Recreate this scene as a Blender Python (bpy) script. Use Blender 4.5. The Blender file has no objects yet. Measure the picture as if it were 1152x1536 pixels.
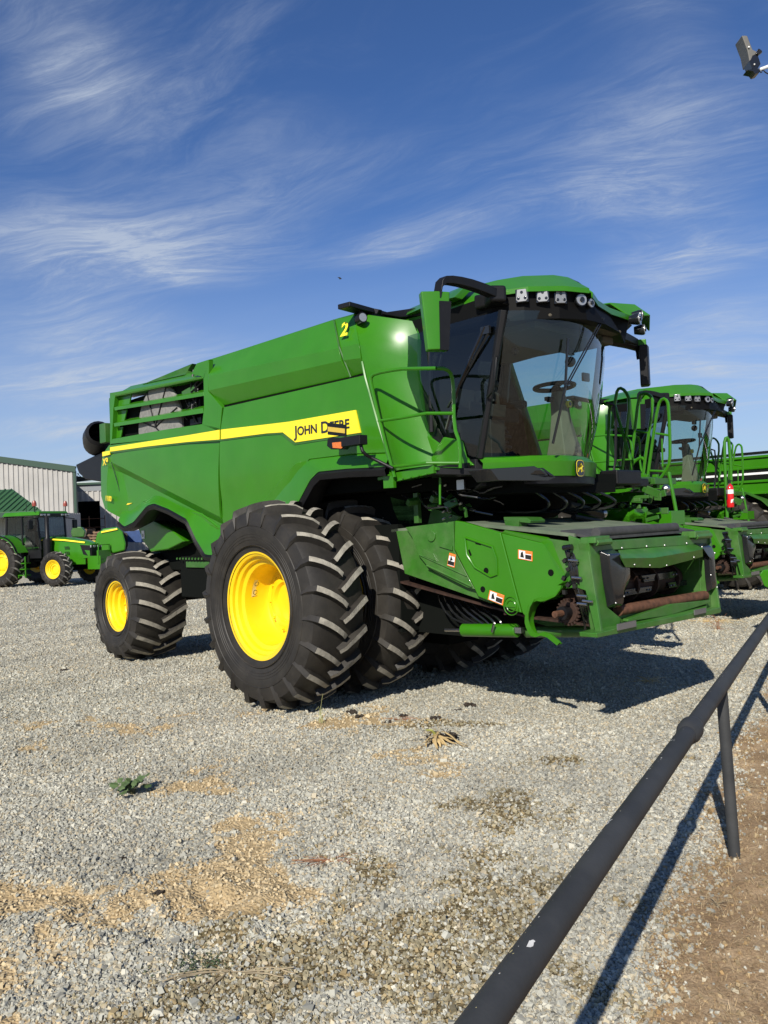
import bpy, bmesh, math, random
import numpy as np
from math import sin, cos, pi, radians, sqrt, atan2
from mathutils import Vector, Matrix, noise
random.seed(7); rng = np.random.default_rng(7)
C = bpy.context.scene.collection
# ------------------------------------------------------------------ camera
FPX, PITCH, ROLL, CAMH = 1227.48, .0135, -.0407, 1.867
Fw = Vector((0, cos(PITCH), sin(PITCH))); up = Vector((0, -sin(PITCH), cos(PITCH))); rt = Vector((1, 0, 0))
RR = cos(ROLL)*rt + sin(ROLL)*up; UU = -sin(ROLL)*rt + cos(ROLL)*up
cam = bpy.data.objects.new('camera', bpy.data.cameras.new('camera')); C.objects.link(cam)
cam.matrix_world = Matrix(((RR.x, UU.x, -Fw.x, 0), (RR.y, UU.y, -Fw.y, 0), (RR.z, UU.z, -Fw.z, CAMH), (0, 0, 0, 1)))
cam.data.sensor_width = 36; cam.data.lens = FPX/1536*36; cam.data.clip_end = 6000; cam.data.clip_start = .05
bpy.context.scene.camera = cam
# measuring helpers: the plane a thing stands in -> its real position (metres)
YAW = .8175; V0 = 1.95
FD = Vector((cos(YAW), -sin(YAW), 0)); NN = Vector((-sin(YAW), -cos(YAW), 0))
ORG = Vector((-1.3149, 8.3379, 0)) - NN*V0
CAM = Vector((0, 0, CAMH))
def dr(x, y): return (x-576)/FPX*RR - (y-768)/FPX*UU + Fw
def lc(P): P = P-ORG; return Vector((P.dot(FD), -P.dot(NN), P.z))
def S(x, y, v):
    D = dr(x, y); t = (v+(ORG-CAM).dot(NN))/D.dot(NN); return lc(CAM+D*t)
def Fp(x, y, u):
    D = dr(x, y); t = (u+(ORG-CAM).dot(FD))/D.dot(FD); return lc(CAM+D*t)
def Hp(x, y, z):
    D = dr(x, y); t = (z-CAMH)/D.z; return lc(CAM+D*t)
def W(x, y, z=0.):
    D = dr(x, y); t = (z-CAMH)/D.z; return CAM+D*t
def WD(x, y, dist):
    D = dr(x, y); return CAM+D*(dist/D.y)
# ------------------------------------------------------------------ materials
def lin(h):
    h = h.lstrip('#'); c = [int(h[i:i+2], 16)/255 for i in (0, 2, 4)]
    return tuple(((v+.055)/1.055)**2.4 if v > .04045 else v/12.92 for v in c)
MATS = {}
def mat(name, col, rough=.5, metal=0., coat=0., var=.0, scale=8., bump=0., bscale=60., spec=.5, dust=0., dustcol=(.32, .28, .22), emit=None, es=0):
    m = bpy.data.materials.new(name); m.use_nodes = True; nt = m.node_tree; b = nt.nodes['Principled BSDF']
    b.inputs['Base Color'].default_value = (*col, 1); b.inputs['Roughness'].default_value = rough
    b.inputs['Metallic'].default_value = metal; b.inputs['Coat Weight'].default_value = coat
    b.inputs['Coat Roughness'].default_value = .06; b.inputs['Specular IOR Level'].default_value = spec
    tc = nt.nodes.new('ShaderNodeTexCoord')
    out = None
    if var > 0 or dust > 0:
        n = nt.nodes.new('ShaderNodeTexNoise'); n.inputs['Scale'].default_value = scale; n.inputs['Detail'].default_value = 6
        nt.links.new(tc.outputs['Object'], n.inputs['Vector'])
        mp = nt.nodes.new('ShaderNodeMapRange'); mp.inputs[1].default_value = .3; mp.inputs[2].default_value = .7
        mp.inputs[3].default_value = 1-var; mp.inputs[4].default_value = 1+var*.6
        nt.links.new(n.outputs['Fac'], mp.inputs[0])
        mx = nt.nodes.new('ShaderNodeVectorMath'); mx.operation = 'SCALE'; mx.inputs[0].default_value = col
        nt.links.new(mp.outputs[0], mx.inputs['Scale']); out = mx.outputs[0]
        if dust > 0:
            n2 = nt.nodes.new('ShaderNodeTexNoise'); n2.inputs['Scale'].default_value = 3.1; n2.inputs['Detail'].default_value = 8; n2.inputs['Roughness'].default_value = .7
            nt.links.new(tc.outputs['Object'], n2.inputs['Vector'])
            m2 = nt.nodes.new('ShaderNodeMapRange'); m2.inputs[1].default_value = .42; m2.inputs[2].default_value = .75
            m2.inputs[3].default_value = dust*.2; m2.inputs[4].default_value = dust
            nt.links.new(n2.outputs['Fac'], m2.inputs[0])
            mm = nt.nodes.new('ShaderNodeMix'); mm.data_type = 'RGBA'; mm.inputs['B'].default_value = (*dustcol, 1)
            nt.links.new(m2.outputs[0], mm.inputs['Factor']); nt.links.new(out, mm.inputs['A']); out = mm.outputs['Result']
            m3 = nt.nodes.new('ShaderNodeMapRange'); m3.inputs[3].default_value = rough; m3.inputs[4].default_value = min(1, rough+.5)
            nt.links.new(m2.outputs[0], m3.inputs[0]); nt.links.new(m3.outputs[0], b.inputs['Roughness'])
        nt.links.new(out, b.inputs['Base Color'])
    if bump > 0:
        n = nt.nodes.new('ShaderNodeTexNoise'); n.inputs['Scale'].default_value = bscale; n.inputs['Detail'].default_value = 4
        nt.links.new(tc.outputs['Object'], n.inputs['Vector'])
        bp = nt.nodes.new('ShaderNodeBump'); bp.inputs['Strength'].default_value = bump; bp.inputs['Distance'].default_value = .01
        nt.links.new(n.outputs['Fac'], bp.inputs['Height']); nt.links.new(bp.outputs[0], b.inputs['Normal'])
    if emit: b.inputs['Emission Color'].default_value = (*emit, 1); b.inputs['Emission Strength'].default_value = es
    MATS[name] = m; return m
green = mat('green_paint', (.030, .172, .003), .30, spec=.34, coat=.20, var=.09, scale=2.5, dust=.03, bump=.10, bscale=2.2)
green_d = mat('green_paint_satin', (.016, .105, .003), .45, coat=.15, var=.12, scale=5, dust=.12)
green_w = mat('worn_green_paint', (.021, .130, .004), .42, coat=.15, var=.18, scale=9, dust=.20)
yellow = mat('yellow_paint', (.86, .57, .004), .36, coat=.2, var=.08, scale=4, dust=.07, dustcol=(.42, .30, .12), bump=.08, bscale=5)
yell_s = mat('yellow_stripe', (.86, .70, .02), .4, coat=.2)
black = mat('black_plastic', (.007, .007, .008), .45, var=.2, scale=10, bump=.1, bscale=200, spec=.3); brow = mat('brow_black', (.004, .004, .004), .6, spec=.12); hline = mat('headliner_fabric', (.07, .06, .04), .8)
blk_g = mat('black_gloss', (.012, .013, .014), .18, coat=.4)
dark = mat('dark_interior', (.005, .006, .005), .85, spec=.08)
steel = mat('steel', (.45, .45, .45), .3, metal=1)
rubber = mat('tyre_rubber', (.016, .0145, .013), .52, var=.3, scale=5, bump=.15, bscale=40, dust=.24, dustcol=(.12, .105, .08), spec=.35)
lugtop = mat('dusty_lug_face', (.33, .305, .25), .9, var=.35, scale=14, bump=.5, bscale=90)
rust = mat('rusty_steel', (.125, .055, .028), .75, metal=.2, var=.5, scale=18, bump=.3, bscale=60)
rustd = mat('dark_rusty_steel', (.045, .022, .014), .7, metal=.2, var=.5, scale=18)
white = mat('white_label', (.78, .78, .75), .5)
orange = mat('orange_label', (.80, .20, .03), .5)
ambr = mat('amber_lens', (.65, .16, .02), .2, coat=.5, var=.2, scale=60)
redm = mat('red_paint', (.62, .012, .015), .3, coat=.4)
olive = mat('olive_plastic', (.17, .155, .105), .6, var=.1)
greyp = mat('grey_screen', (.20, .195, .18), .7, var=.25, scale=25, bump=.4, bscale=120)
fdust = mat('dusty_feeder_top', (.10, .14, .085), .8, var=.3, scale=7, dust=.5, dustcol=(.20, .20, .15))
drub = mat('grey_rubber_flap', (.045, .045, .045), .75, var=.3, scale=12)
lampm = mat('lamp_lens', (.36, .37, .38), .3, metal=.5, coat=.5); plate = mat('lamp_plate', (.22, .225, .23), .35, metal=.3, coat=.3); consm = mat('console_plastic', (.035, .034, .028), .6); boltm = mat('zinc_bolt', (.30, .30, .30), .4, metal=.8)
seatm = mat('seat_fabric', (.012, .014, .014), .7)
badge = mat('badge_black', (.01, .01, .01), .2, coat=.5)
def glass(name, tint, refl=1.0, rough=.0):
    m = bpy.data.materials.new(name); m.use_nodes = True; nt = m.node_tree; nt.nodes.remove(nt.nodes['Principled BSDF'])
    t = nt.nodes.new('ShaderNodeBsdfTransparent'); t.inputs[0].default_value = (*tint, 1)
    g = nt.nodes.new('ShaderNodeBsdfGlossy'); g.inputs['Roughness'].default_value = rough; g.inputs[0].default_value = (refl, refl, refl, 1)
    lw = nt.nodes.new('ShaderNodeLayerWeight'); lw.inputs[0].default_value = .5; pw = nt.nodes.new('ShaderNodeMath'); pw.operation = 'POWER'; pw.inputs[1].default_value = 4.
    nt.links.new(lw.outputs['Facing'], pw.inputs[0]); f = nt.nodes.new('ShaderNodeMath'); f.operation = 'MULTIPLY_ADD'; f.inputs[1].default_value = .85; f.inputs[2].default_value = .055; nt.links.new(pw.outputs[0], f.inputs[0])
    mx = nt.nodes.new('ShaderNodeMixShader'); nt.links.new(f.outputs[0], mx.inputs[0]); nt.links.new(t.outputs[0], mx.inputs[1]); nt.links.new(g.outputs[0], mx.inputs[2])
    nt.links.new(mx.outputs[0], nt.nodes['Material Output'].inputs[0]); return m
glz = glass('tinted_glass', (.62, .75, .72)); glz_d = glass('dark_tinted_glass', (.40, .47, .48))
# ------------------------------------------------------------------ mesh builder
def V(*a): return Vector(a)
class M:
    def __init__(s): s.v = []; s.f = []; s.m = []; s.c = 0
    def face(s, idx, mi=0): s.f.append(tuple(idx)); s.m.append(mi)
    def add(s, pts): b = len(s.v); s.v += [Vector(p) for p in pts]; return b
    def box(s, c, size, mi=0, rot=None, taper=None):
        c = Vector(c); sx, sy, sz = [k/2 for k in size]
        pts = []
        for z in (-1, 1):
            for x, y in ((-1, -1), (1, -1), (1, 1), (-1, 1)):
                tx, ty = (taper if (taper and z > 0) else (1, 1))
                p = Vector((x*sx*tx, y*sy*ty, z*sz)); pts.append((rot @ p if rot else p)+c)
        b = s.add(pts)
        for q in ((3, 2, 1, 0), (4, 5, 6, 7), (0, 1, 5, 4), (1, 2, 6, 5), (2, 3, 7, 6), (3, 0, 4, 7)): s.face([b+i for i in q], mi)
        return s
    def slab(s, pts, th, mi=0, side=None):
        """prism: outline pts and the same moved by vector th"""
        n = len(pts); th = Vector(th); b = s.add([Vector(p) for p in pts]+[Vector(p)+th for p in pts])
        s.face(range(b, b+n), mi); s.face(reversed(range(b+n, b+2*n)), mi)
        for i in range(n):
            j = (i+1) % n; s.face((b+i, b+n+i, b+n+j, b+j), mi if side is None else side)
        return s
    def loft(s, lines, mi=0, close=False, capends=False):
        n = len(lines[0]); b = s.add([p for L in lines for p in L]); k = len(lines)
        for i in range(k if close == 'lines' else k-1):
            for j in range(n-1):
                i2 = (i+1) % k; s.face((b+i*n+j, b+i*n+j+1, b+i2*n+j+1, b+i2*n+j), mi)
        if close == 'lines' and capends:
            s.face([b+i*n for i in range(k)], mi); s.face([b+i*n+n-1 for i in reversed(range(k))], mi)
        return s
    def tube(s, path, r, n=8, mi=0, cap=True):
        path = [Vector(p) for p in path]; k = len(path)
        rs = r if isinstance(r, (list, tuple)) else [r]*k
        t0 = (path[1]-path[0]).normalized(); a = t0.orthogonal().normalized(); base = None
        for i, p in enumerate(path):
            if i == 0: t = t0
            elif i == k-1: t = (path[-1]-path[-2]).normalized()
            else: t = ((path[i+1]-p).normalized()+(p-path[i-1]).normalized()).normalized()
            a = (a-t*a.dot(t)).normalized(); bb = t.cross(a)
            q = s.add([p+(a*cos(2*pi*j/n)+bb*sin(2*pi*j/n))*rs[i] for j in range(n)])
            if base is not None:
                for j in range(n):
                    j2 = (j+1) % n; s.face((base+j, base+j2, q+j2, q+j), mi)
            elif cap: s.face([q+j for j in reversed(range(n))], mi)
            base = q
        if cap: s.face([base+j for j in range(n)], mi)
        return s
    def rev(s, prof, o=(0, 0, 0), ax='y', n=48, mi=0, close=False):
        """prof: list of (radius, along) ; revolve round axis"""
        o = Vector(o); q = []
        for r, a in prof:
            pts = []
            for j in range(n):
                c, d = cos(2*pi*j/n)*r, sin(2*pi*j/n)*r
                pts.append(o+(Vector((c, a, d)) if ax == 'y' else Vector((c, d, a)) if ax == 'z' else Vector((a, c, d))))
            q.append(s.add(pts))
        for i in range(len(prof)-1 + (1 if close else 0)):
            a_, b_ = q[i], q[(i+1) % len(prof)]; mm = mi[i % len(prof)] if isinstance(mi, (list, tuple)) else mi
            for j in range(n):
                j2 = (j+1) % n; s.face((a_+j, a_+j2, b_+j2, b_+j), mm)
        return s
    def disc(s, c, r, nrm, n=16, mi=0, th=.004):
        nrm = Vector(nrm).normalized(); c = Vector(c)
        return s.tube([c, c+nrm*th], r, n, mi)
    def ball(s, c, r, mi=0, n=10, k=6, sc=(1, 1, 1)):
        c = Vector(c)
        prof = [(sin(pi*i/k)*r, -cos(pi*i/k)*r) for i in range(k+1)]
        b0 = len(s.v); s.rev([(max(p[0], 1e-4), p[1]) for p in prof], (0, 0, 0), 'z', n, mi)
        for i in range(b0, len(s.v)): p = s.v[i]; s.v[i] = Vector((p.x*sc[0], p.y*sc[1], p.z*sc[2]))+c
        return s
    def parts(s, name, mats, parent=None, **k):
        """every separate piece becomes an object of its own"""
        pa = list(range(len(s.v)))
        def fd(i):
            while pa[i] != i: pa[i] = pa[pa[i]]; i = pa[i]
            return i
        for f in s.f:
            for i in f[1:]: pa[fd(i)] = fd(f[0])
        gr = {}
        for f, mi in zip(s.f, s.m): gr.setdefault(fd(f[0]), []).append((f, mi))
        out = []
        for g in gr.values():
            q = M(); mp = {}
            for f, mi in g:
                for i in f:
                    if i not in mp: mp[i] = len(q.v); q.v.append(s.v[i])
                q.face([mp[i] for i in f], mi)
            out.append(q.build(name, mats, parent, **k))
        return out
    def build(s, name, mats, parent=None, bevel=0, smooth=35, seg=2, solid=0, fixn=True, loc=None):
        me = bpy.data.meshes.new(name); bm = bmesh.new()
        vs = [bm.verts.new(p) for p in s.v]; bm.verts.ensure_lookup_table()
        for f, mi in zip(s.f, s.m):
            try: ff = bm.faces.new([vs[i] for i in f]); ff.material_index = mi
            except ValueError: pass
        bmesh.ops.remove_doubles(bm, verts=bm.verts, dist=1e-5)
        if fixn: bmesh.ops.recalc_face_normals(bm, faces=bm.faces)
        if smooth:
            for f in bm.faces: f.smooth = True
            lim = radians(smooth)
            for e in bm.edges:
                e.smooth = len(e.link_faces) == 2 and e.calc_face_angle(0) < lim
        bm.to_mesh(me); bm.free()
        for m_ in (mats if isinstance(mats, (list, tuple)) else [mats]): me.materials.append(m_)
        o = bpy.data.objects.new(name, me); C.objects.link(o)
        if parent: o.parent = parent
        if loc: o.location = loc
        if solid:
            md = o.modifiers.new('s', 'SOLIDIFY'); md.thickness = solid; md.offset = 0
        if bevel:
            md = o.modifiers.new('b', 'BEVEL'); md.width = bevel; md.segments = seg; md.limit_method = 'ANGLE'; md.angle_limit = radians(38); md.harden_normals = True
        return o
def thing(name, label, cat, loc=(0, 0, 0), rz=0, group=None):
    o = bpy.data.objects.new(name, None); C.objects.link(o); o.location = loc; o.rotation_euler = (0, 0, rz); o.empty_display_size = .2
    return tag(o, label, cat, group)
def tag(o, label=None, cat=None, group=None, kind=None):
    if label: o['label'] = label
    if cat: o['category'] = cat
    if group: o['group'] = group
    if kind: o['kind'] = kind
    return o
def res(pts, n):
    pts = [Vector(p) for p in pts]; L = [0]
    for a, b in zip(pts, pts[1:]): L.append(L[-1]+(b-a).length)
    out = []
    for k in range(n):
        t = L[-1]*k/(n-1); i = 0
        while i < len(pts)-2 and L[i+1] < t: i += 1
        w = (t-L[i])/max(1e-9, L[i+1]-L[i]); out.append(pts[i].lerp(pts[i+1], w))
    return out
def smoothp(pts, it=2):
    pts = [Vector(p) for p in pts]
    for _ in range(it):
        q = [pts[0]]
        for a, b in zip(pts, pts[1:]): q += [a.lerp(b, .25), a.lerp(b, .75)]
        q.append(pts[-1]); pts = q
    return pts
def rotd(axis, deg): return Matrix.Rotation(radians(deg), 3, axis)
def lettering(txt, name, m, parent, o, xdir, zdir, size, depth=.002, shear=0., squeeze=1., bold=0., keep=False):
    cu = bpy.data.curves.new('t', 'FONT'); cu.body = txt; cu.size = size; cu.extrude = depth; cu.shear = shear; cu.offset = bold; cu.align_x = 'LEFT'
    ob = bpy.data.objects.new('t', cu); C.objects.link(ob); bpy.context.view_layer.update()
    me = bpy.data.meshes.new_from_object(ob.evaluated_get(bpy.context.evaluated_depsgraph_get()))
    bpy.data.objects.remove(ob); bpy.data.curves.remove(cu)
    X = Vector(xdir).normalized(); Z = Vector(zdir); Z = Z.normalized() if keep else (Z-X*Z.dot(X)).normalized(); N_ = X.cross(Z)
    me.transform(Matrix(((X.x*squeeze, Z.x, N_.x, o[0]), (X.y*squeeze, Z.y, N_.y, o[1]), (X.z*squeeze, Z.z, N_.z, o[2]), (0, 0, 0, 1))))
    me.materials.clear(); me.materials.append(m); me.name = name
    r = bpy.data.objects.new(name, me); C.objects.link(r); r.parent = parent; return r
def deer(m, c, X, Z, s, mi=0, d=.003):
    """small leaping animal on a badge"""
    P = [(-.42, -.05), (-.30, .08), (-.05, .10), (.12, .14), (.22, .28), (.16, .42), (.06, .50), (.10, .40), (.14, .34), (.02, .38), (-.02, .34), (.12, .29), (.20, .24), (.30, .26), (.42, .17), (.40, .13), (.30, .14), (.24, .0), (.20, -.08), (.34, -.20), (.38, -.34), (.33, -.33), (.28, -.20), (.10, -.12), (.05, -.14), (.16, -.28), (.12, -.40), (.08, -.38), (.09, -.28), (-.05, -.12), (-.22, -.06), (-.30, -.18), (-.46, -.40), (-.50, -.36), (-.38, -.20), (-.38, -.10), (-.46, .02)]
    X = Vector(X).normalized(); Z = Vector(Z).normalized(); N_ = X.cross(Z); c = Vector(c)
    m.slab([c+X*p[0]*s+Z*p[1]*s for p in P], N_*d, mi)
SKYTINT = (0.66, 0.93, 1.36, 1); CLOUDCOL = (6.9, 7.8, 9.2, 1)
STREAKS = [(-40,430,500,300,.20,.9),(0,330,330,390,.14,.6),(60,400,420,380,.16,.8),(235,430,320,395,.06,1.1),(-20,470,280,510,.18,.8),(-60,60,220,110,.14,.7),(20,160,210,85,.09,.9),(-40,600,380,540,.24,1.2),(-40,650,300,640,.12,.9),(480,400,780,310,.08,.8),(700,350,980,240,.10,.5),(800,320,1200,225,.18,1.2),(880,440,1200,345,.14,1.3),(420,392,760,330,.07,.7),(880,60,1060,0,.14,.5),(950,520,1200,480,.16,.8),(760,220,1180,110,.10,.5),(940,560,1180,560,.1,.7),(300,270,620,190,.10,.3)]
# ------------------------------------------------------------------ light and sky
sc = bpy.context.scene
LDIR = Vector((.46, 1.41, -1.0)).normalized()
EL = math.asin(-LDIR.z); SUNAZ = atan2(-LDIR.x, -LDIR.y)   # azimuth of the sun measured from +Y towards +X
sun = bpy.data.objects.new('sun', bpy.data.lights.new('sun', 'SUN')); C.objects.link(sun)
sun.data.energy = 5.0; sun.data.angle = radians(.53); sun.data.color = (1, .94, .84)
sun.rotation_euler = LDIR.to_track_quat('-Z', 'Y').to_euler()
w = bpy.data.worlds.new('World'); sc.world = w; w.use_nodes = True; nt = w.node_tree; N = nt.nodes; Lk = nt.links
for n in list(N): N.remove(n)
out = N.new('ShaderNodeOutputWorld'); bg = N.new('ShaderNodeBackground'); Lk.new(bg.outputs[0], out.inputs[0])
sky = N.new('ShaderNodeTexSky'); sky.sky_type = 'NISHITA'; sky.sun_disc = False; sky.sun_elevation = EL; sky.sun_rotation = SUNAZ
sky.air_density = 1.0; sky.dust_density = .25; sky.ozone_density = 3.0; sky.altitude = 200
bg.inputs[1].default_value = .064
tc = N.new('ShaderNodeTexCoord'); sep = N.new('ShaderNodeSeparateXYZ'); Lk.new(tc.outputs['Generated'], sep.inputs[0])
def mth(op, a, b=None, c=None, clamp=False):
    n = N.new('ShaderNodeMath'); n.operation = op; n.use_clamp = clamp
    for i, v in enumerate((a, b, c)):
        if v is None: continue
        if isinstance(v, (int, float)): n.inputs[i].default_value = v
        else: Lk.new(v, n.inputs[i])
    return n.outputs[0]
zz = mth('ADD', mth('MAXIMUM', sep.outputs[2], 0.0), .16)
px_, py_ = mth('DIVIDE', sep.outputs[0], zz), mth('DIVIDE', sep.outputs[1], zz)
cb = N.new('ShaderNodeCombineXYZ'); Lk.new(px_, cb.inputs[0]); Lk.new(py_, cb.inputs[1])
wn = N.new('ShaderNodeTexNoise'); wn.inputs['Scale'].default_value = 1.3; wn.inputs['Detail'].default_value = 3; Lk.new(cb.outputs[0], wn.inputs['Vector'])
w1 = N.new('ShaderNodeVectorMath'); w1.operation = 'SUBTRACT'; w1.inputs[1].default_value = (.5, .5, .5); Lk.new(wn.outputs['Color'], w1.inputs[0])
w2 = N.new('ShaderNodeVectorMath'); w2.operation = 'SCALE'; w2.inputs['Scale'].default_value = .38; Lk.new(w1.outputs[0], w2.inputs[0])
cw_ = N.new('ShaderNodeVectorMath'); cw_.operation = 'ADD'; Lk.new(cb.outputs[0], cw_.inputs[0]); Lk.new(w2.outputs[0], cw_.inputs[1])
def rot_noise(ang, sx, sy, off, detail, rough, dist, lo, hi):
    mp = N.new('ShaderNodeMapping'); mp.inputs['Rotation'].default_value = (0, 0, radians(ang)); Lk.new(cw_.outputs[0], mp.inputs[0])
    m2 = N.new('ShaderNodeMapping'); m2.inputs['Scale'].default_value = (sx, sy, 1); m2.inputs['Location'].default_value = off; Lk.new(mp.outputs[0], m2.inputs[0])
    n = N.new('ShaderNodeTexNoise'); n.inputs['Scale'].default_value = 1; n.inputs['Detail'].default_value = detail; n.inputs['Roughness'].default_value = rough; n.inputs['Distortion'].default_value = dist
    Lk.new(m2.outputs[0], n.inputs['Vector'])
    r = N.new('ShaderNodeMapRange'); r.interpolation_type = 'SMOOTHSTEP'; r.inputs[1].default_value = lo; r.inputs[2].default_value = hi; Lk.new(n.outputs['Fac'], r.inputs[0]); return r.outputs[0]
big = rot_noise(20, .45, .9, (3.1, 1.7, 0), 4, .55, .6, .36, .62)
fib = rot_noise(30, .9, 3.2, (.4, 2.2, 0), 10, .66, 1.5, .36, .74)
fine = rot_noise(24, 5, 17, (5.4, 2.2, 0), 10, .72, 1.0, .34, .68)
cl = mth('MULTIPLY', mth('MULTIPLY', big, fib), mth('ADD', mth('MULTIPLY', fine, .75), .45))
# extra streaks where the photograph has them: (dir x/z', y/z' centre, length dir, size)
def spot(x1, y1, x2, y2, lb, amp):
    q = []
    for x, y in ((x1, y1), (x2, y2)):
        D = dr(x, y).normalized(); k = max(D.z, 0)+.16; q.append((D.x/k, D.y/k))
    (ax_, ay_), (bx_, by_) = q; cx, cy = (ax_+bx_)/2, (ay_+by_)/2; la = .62*math.hypot(ax_-bx_, ay_-by_); ang = atan2(by_-ay_, bx_-ax_)
    mp = N.new('ShaderNodeMapping'); mp.vector_type = 'TEXTURE'; mp.inputs['Location'].default_value = (cx, cy, 0); mp.inputs['Rotation'].default_value = (0, 0, ang); mp.inputs['Scale'].default_value = (la, lb*2.0, 1); Lk.new(cw_.outputs[0], mp.inputs[0])
    ln = N.new('ShaderNodeVectorMath'); ln.operation = 'LENGTH'; Lk.new(mp.outputs[0], ln.inputs[0])
    r = N.new('ShaderNodeMapRange'); r.interpolation_type = 'SMOOTHSTEP'; r.inputs[1].default_value = 1; r.inputs[2].default_value = 0; r.inputs[3].default_value = 0; r.inputs[4].default_value = amp; Lk.new(ln.outputs['Value'], r.inputs[0]); return r.outputs[0]
fib2 = rot_noise(16, 1.6, 6.5, (8.4, 3.2, 0), 12, .70, 1.2, .36, .70)
ex = None
for sp in STREAKS:
    q = spot(*sp); ex = q if ex is None else mth('ADD', ex, q)
cl = mth('ADD', mth('MULTIPLY', cl, .42), mth('MULTIPLY', mth('MULTIPLY', mth('MULTIPLY', ex, 1.08), mth('ADD', mth('MULTIPLY', fib2, .62), .24)), mth('ADD', mth('MULTIPLY', fine, .42), .52)), clamp=True)
hz = N.new('ShaderNodeMapRange'); hz.interpolation_type = 'SMOOTHSTEP'; hz.inputs[1].default_value = .38; hz.inputs[2].default_value = -.02; hz.inputs[3].default_value = 0; hz.inputs[4].default_value = .60; Lk.new(sep.outputs[2], hz.inputs[0])
cl = mth('ADD', mth('MULTIPLY', cl, .75), hz.outputs[0], clamp=True)
tint = N.new('ShaderNodeMix'); tint.data_type = 'RGBA'; tint.blend_type = 'MULTIPLY'; tint.inputs['Factor'].default_value = 1; tint.inputs['B'].default_value = SKYTINT
Lk.new(sky.outputs[0], tint.inputs['A'])
mixc = N.new('ShaderNodeMix'); mixc.data_type = 'RGBA'; Lk.new(cl, mixc.inputs['Factor']); Lk.new(tint.outputs['Result'], mixc.inputs['A']); mixc.inputs['B'].default_value = CLOUDCOL
Lk.new(mixc.outputs['Result'], bg.inputs[0])
sc.view_settings.view_transform = 'Standard'; sc.view_settings.look = 'None'; sc.view_settings.exposure = .28; sc.view_settings.gamma = 1
# ------------------------------------------------------------------ ground: one sheet, fine near the camera
def axis(a, b, st, far):
    fine_ = list(np.arange(a, b+1e-6, st)); lo, hi, d = [], [], st
    x = a
    while x > -far: d *= 1.25; x -= d; lo.append(x)
    x, d = b, st
    while x < far: d *= 1.25; x += d; hi.append(x)
    return np.array(lo[::-1]+fine_+hi)
gx = axis(-4.6, 5.6, .04, 2500); gy = axis(2.0, 9.6, .04, 2500)
def dirtside(x, y):   # signed distance to the edge of the bare strip beyond the rail (positive = bare soil)
    return (x-.80)*.868-(y-3.02)*.496
def nz(x, y, s, o=0.): return noise.noise(Vector((x*s+o, y*s-o, o*.37)))
TAN = [(-1.05, 4.2, .66, .24, .80), (-1.75, 4.15, .4, .30, .7), (-1.85, 3.55, .42, .22, .80), (-1.0, 3.72, .45, .09, .5), (-.75, 4.75, .30, .45, .45), (-1.2, 6.1, .4, .3, .25), (-1.6, 3.1, .35, .15, .35), (-.3, 7.7, .5, .3, .35), (-1.3, 8.2, .8, .3, .25), (-.1, 6.5, 1.0, .5, .08), (-3.2, 8, .8, .5, .3)]
MOSS = [(-.15, 3.75, .55, .42, .9), (.15, 3.3, .5, .4, .95), (-.55, 3.45, .3, .2, .7), (.8, 4.1, .45, .3, .5), (.75, 5.4, .5, .22, .26), (-.15, 4.5, .4, .25, .55), (-1.0, 3.2, .4, .15, .5), (.6, 5.0, .5, .2, .30), (.6, 7.5, .7, .12, .42), (1.3, 6.2, .6, .12, .36), (.0, 5.4, .4, .15, .30), (.3, 7.6, .6, .15, .42)]
def masks(x, y):
    n1 = nz(x, y, 1.6, 3.)+.5*nz(x, y, 5, 9.)+.35*nz(x, y, 13, 4.)
    t = sum(a*math.exp(-((x-cx)/sx)**2-((y-cy)/sy)**2) for cx, cy, sx, sy, a in TAN)
    t = min(1, max(0, (t*1.35+n1*1.25-.36)*1.9)) if t > .02 else 0
    m = sum(a*math.exp(-((x-cx)/sx)**2-((y-cy)/sy)**2) for cx, cy, sx, sy, a in MOSS)
    m = min(1, max(0, (m*1.2+nz(x, y, 3.1, 7.)*.9+nz(x, y, 11, 17.)*.5-.30)*1.8)) if m > .02 else 0
    d = dirtside(x, y)+.16*nz(x, y, 1.3, 2.)+.10*nz(x, y, 4.5, 5.)+.05*nz(x, y, 15, 1.)
    d = min(1, max(0, .5+d*3.2))*min(1, max(0, 5.5-dirtside(x, y)))
    return t, m*(1-t*.6)*.85, d
def hgt(x, y, t, m, d):
    near = 1 if y < 9.5 and abs(x) < 5.6 else 0
    if not near: return 0.
    e = min(1, (9.6-y)/1.5, (y-1.9)/.3, (5.6-abs(x))/.6); e = max(0, e)
    h = .012*nz(x, y, 1.1, 1.)+.010*nz(x, y, 3., 6.)
    rg = math.exp(-((x+1.2)/.9)**2-((y-4.15)/.6)**2)
    h += rg*(.075*abs(nz(x*.8+y*.75, y*1.1-x*.9, 3.2, 8.))+.055*nz(x+y*.7, y*.5-x*.3, 7.5, 2.)+.012*nz(x, y, 18., 3.))
    h += -.012*t+.006*nz(x, y, 9, 3.)
    return h*e*(1 if y < 7.2 else max(0, (8.2-y)))
nx_, ny_ = len(gx), len(gy)
HG = np.zeros((ny_, nx_)); MK = np.zeros((ny_, nx_, 3))
for j, y in enumerate(gy):
    for i, x in enumerate(gx):
        if abs(x) < 40 and -2 < y < 60:
            t, m, d = masks(x, y); MK[j, i] = (t, m, d); HG[j, i] = hgt(x, y, t, m, d)
        else: MK[j, i] = (0, 0, 1 if 0 < dirtside(x, y) < 5 and y < 60 else 0)
XX, YY = np.meshgrid(gx, gy)
me = bpy.data.meshes.new('ground'); co = np.stack([XX, YY, HG], -1).reshape(-1, 3).astype(np.float32)
ii = (np.arange(ny_-1)[:, None]*nx_+np.arange(nx_-1)[None, :]).ravel()
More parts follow.
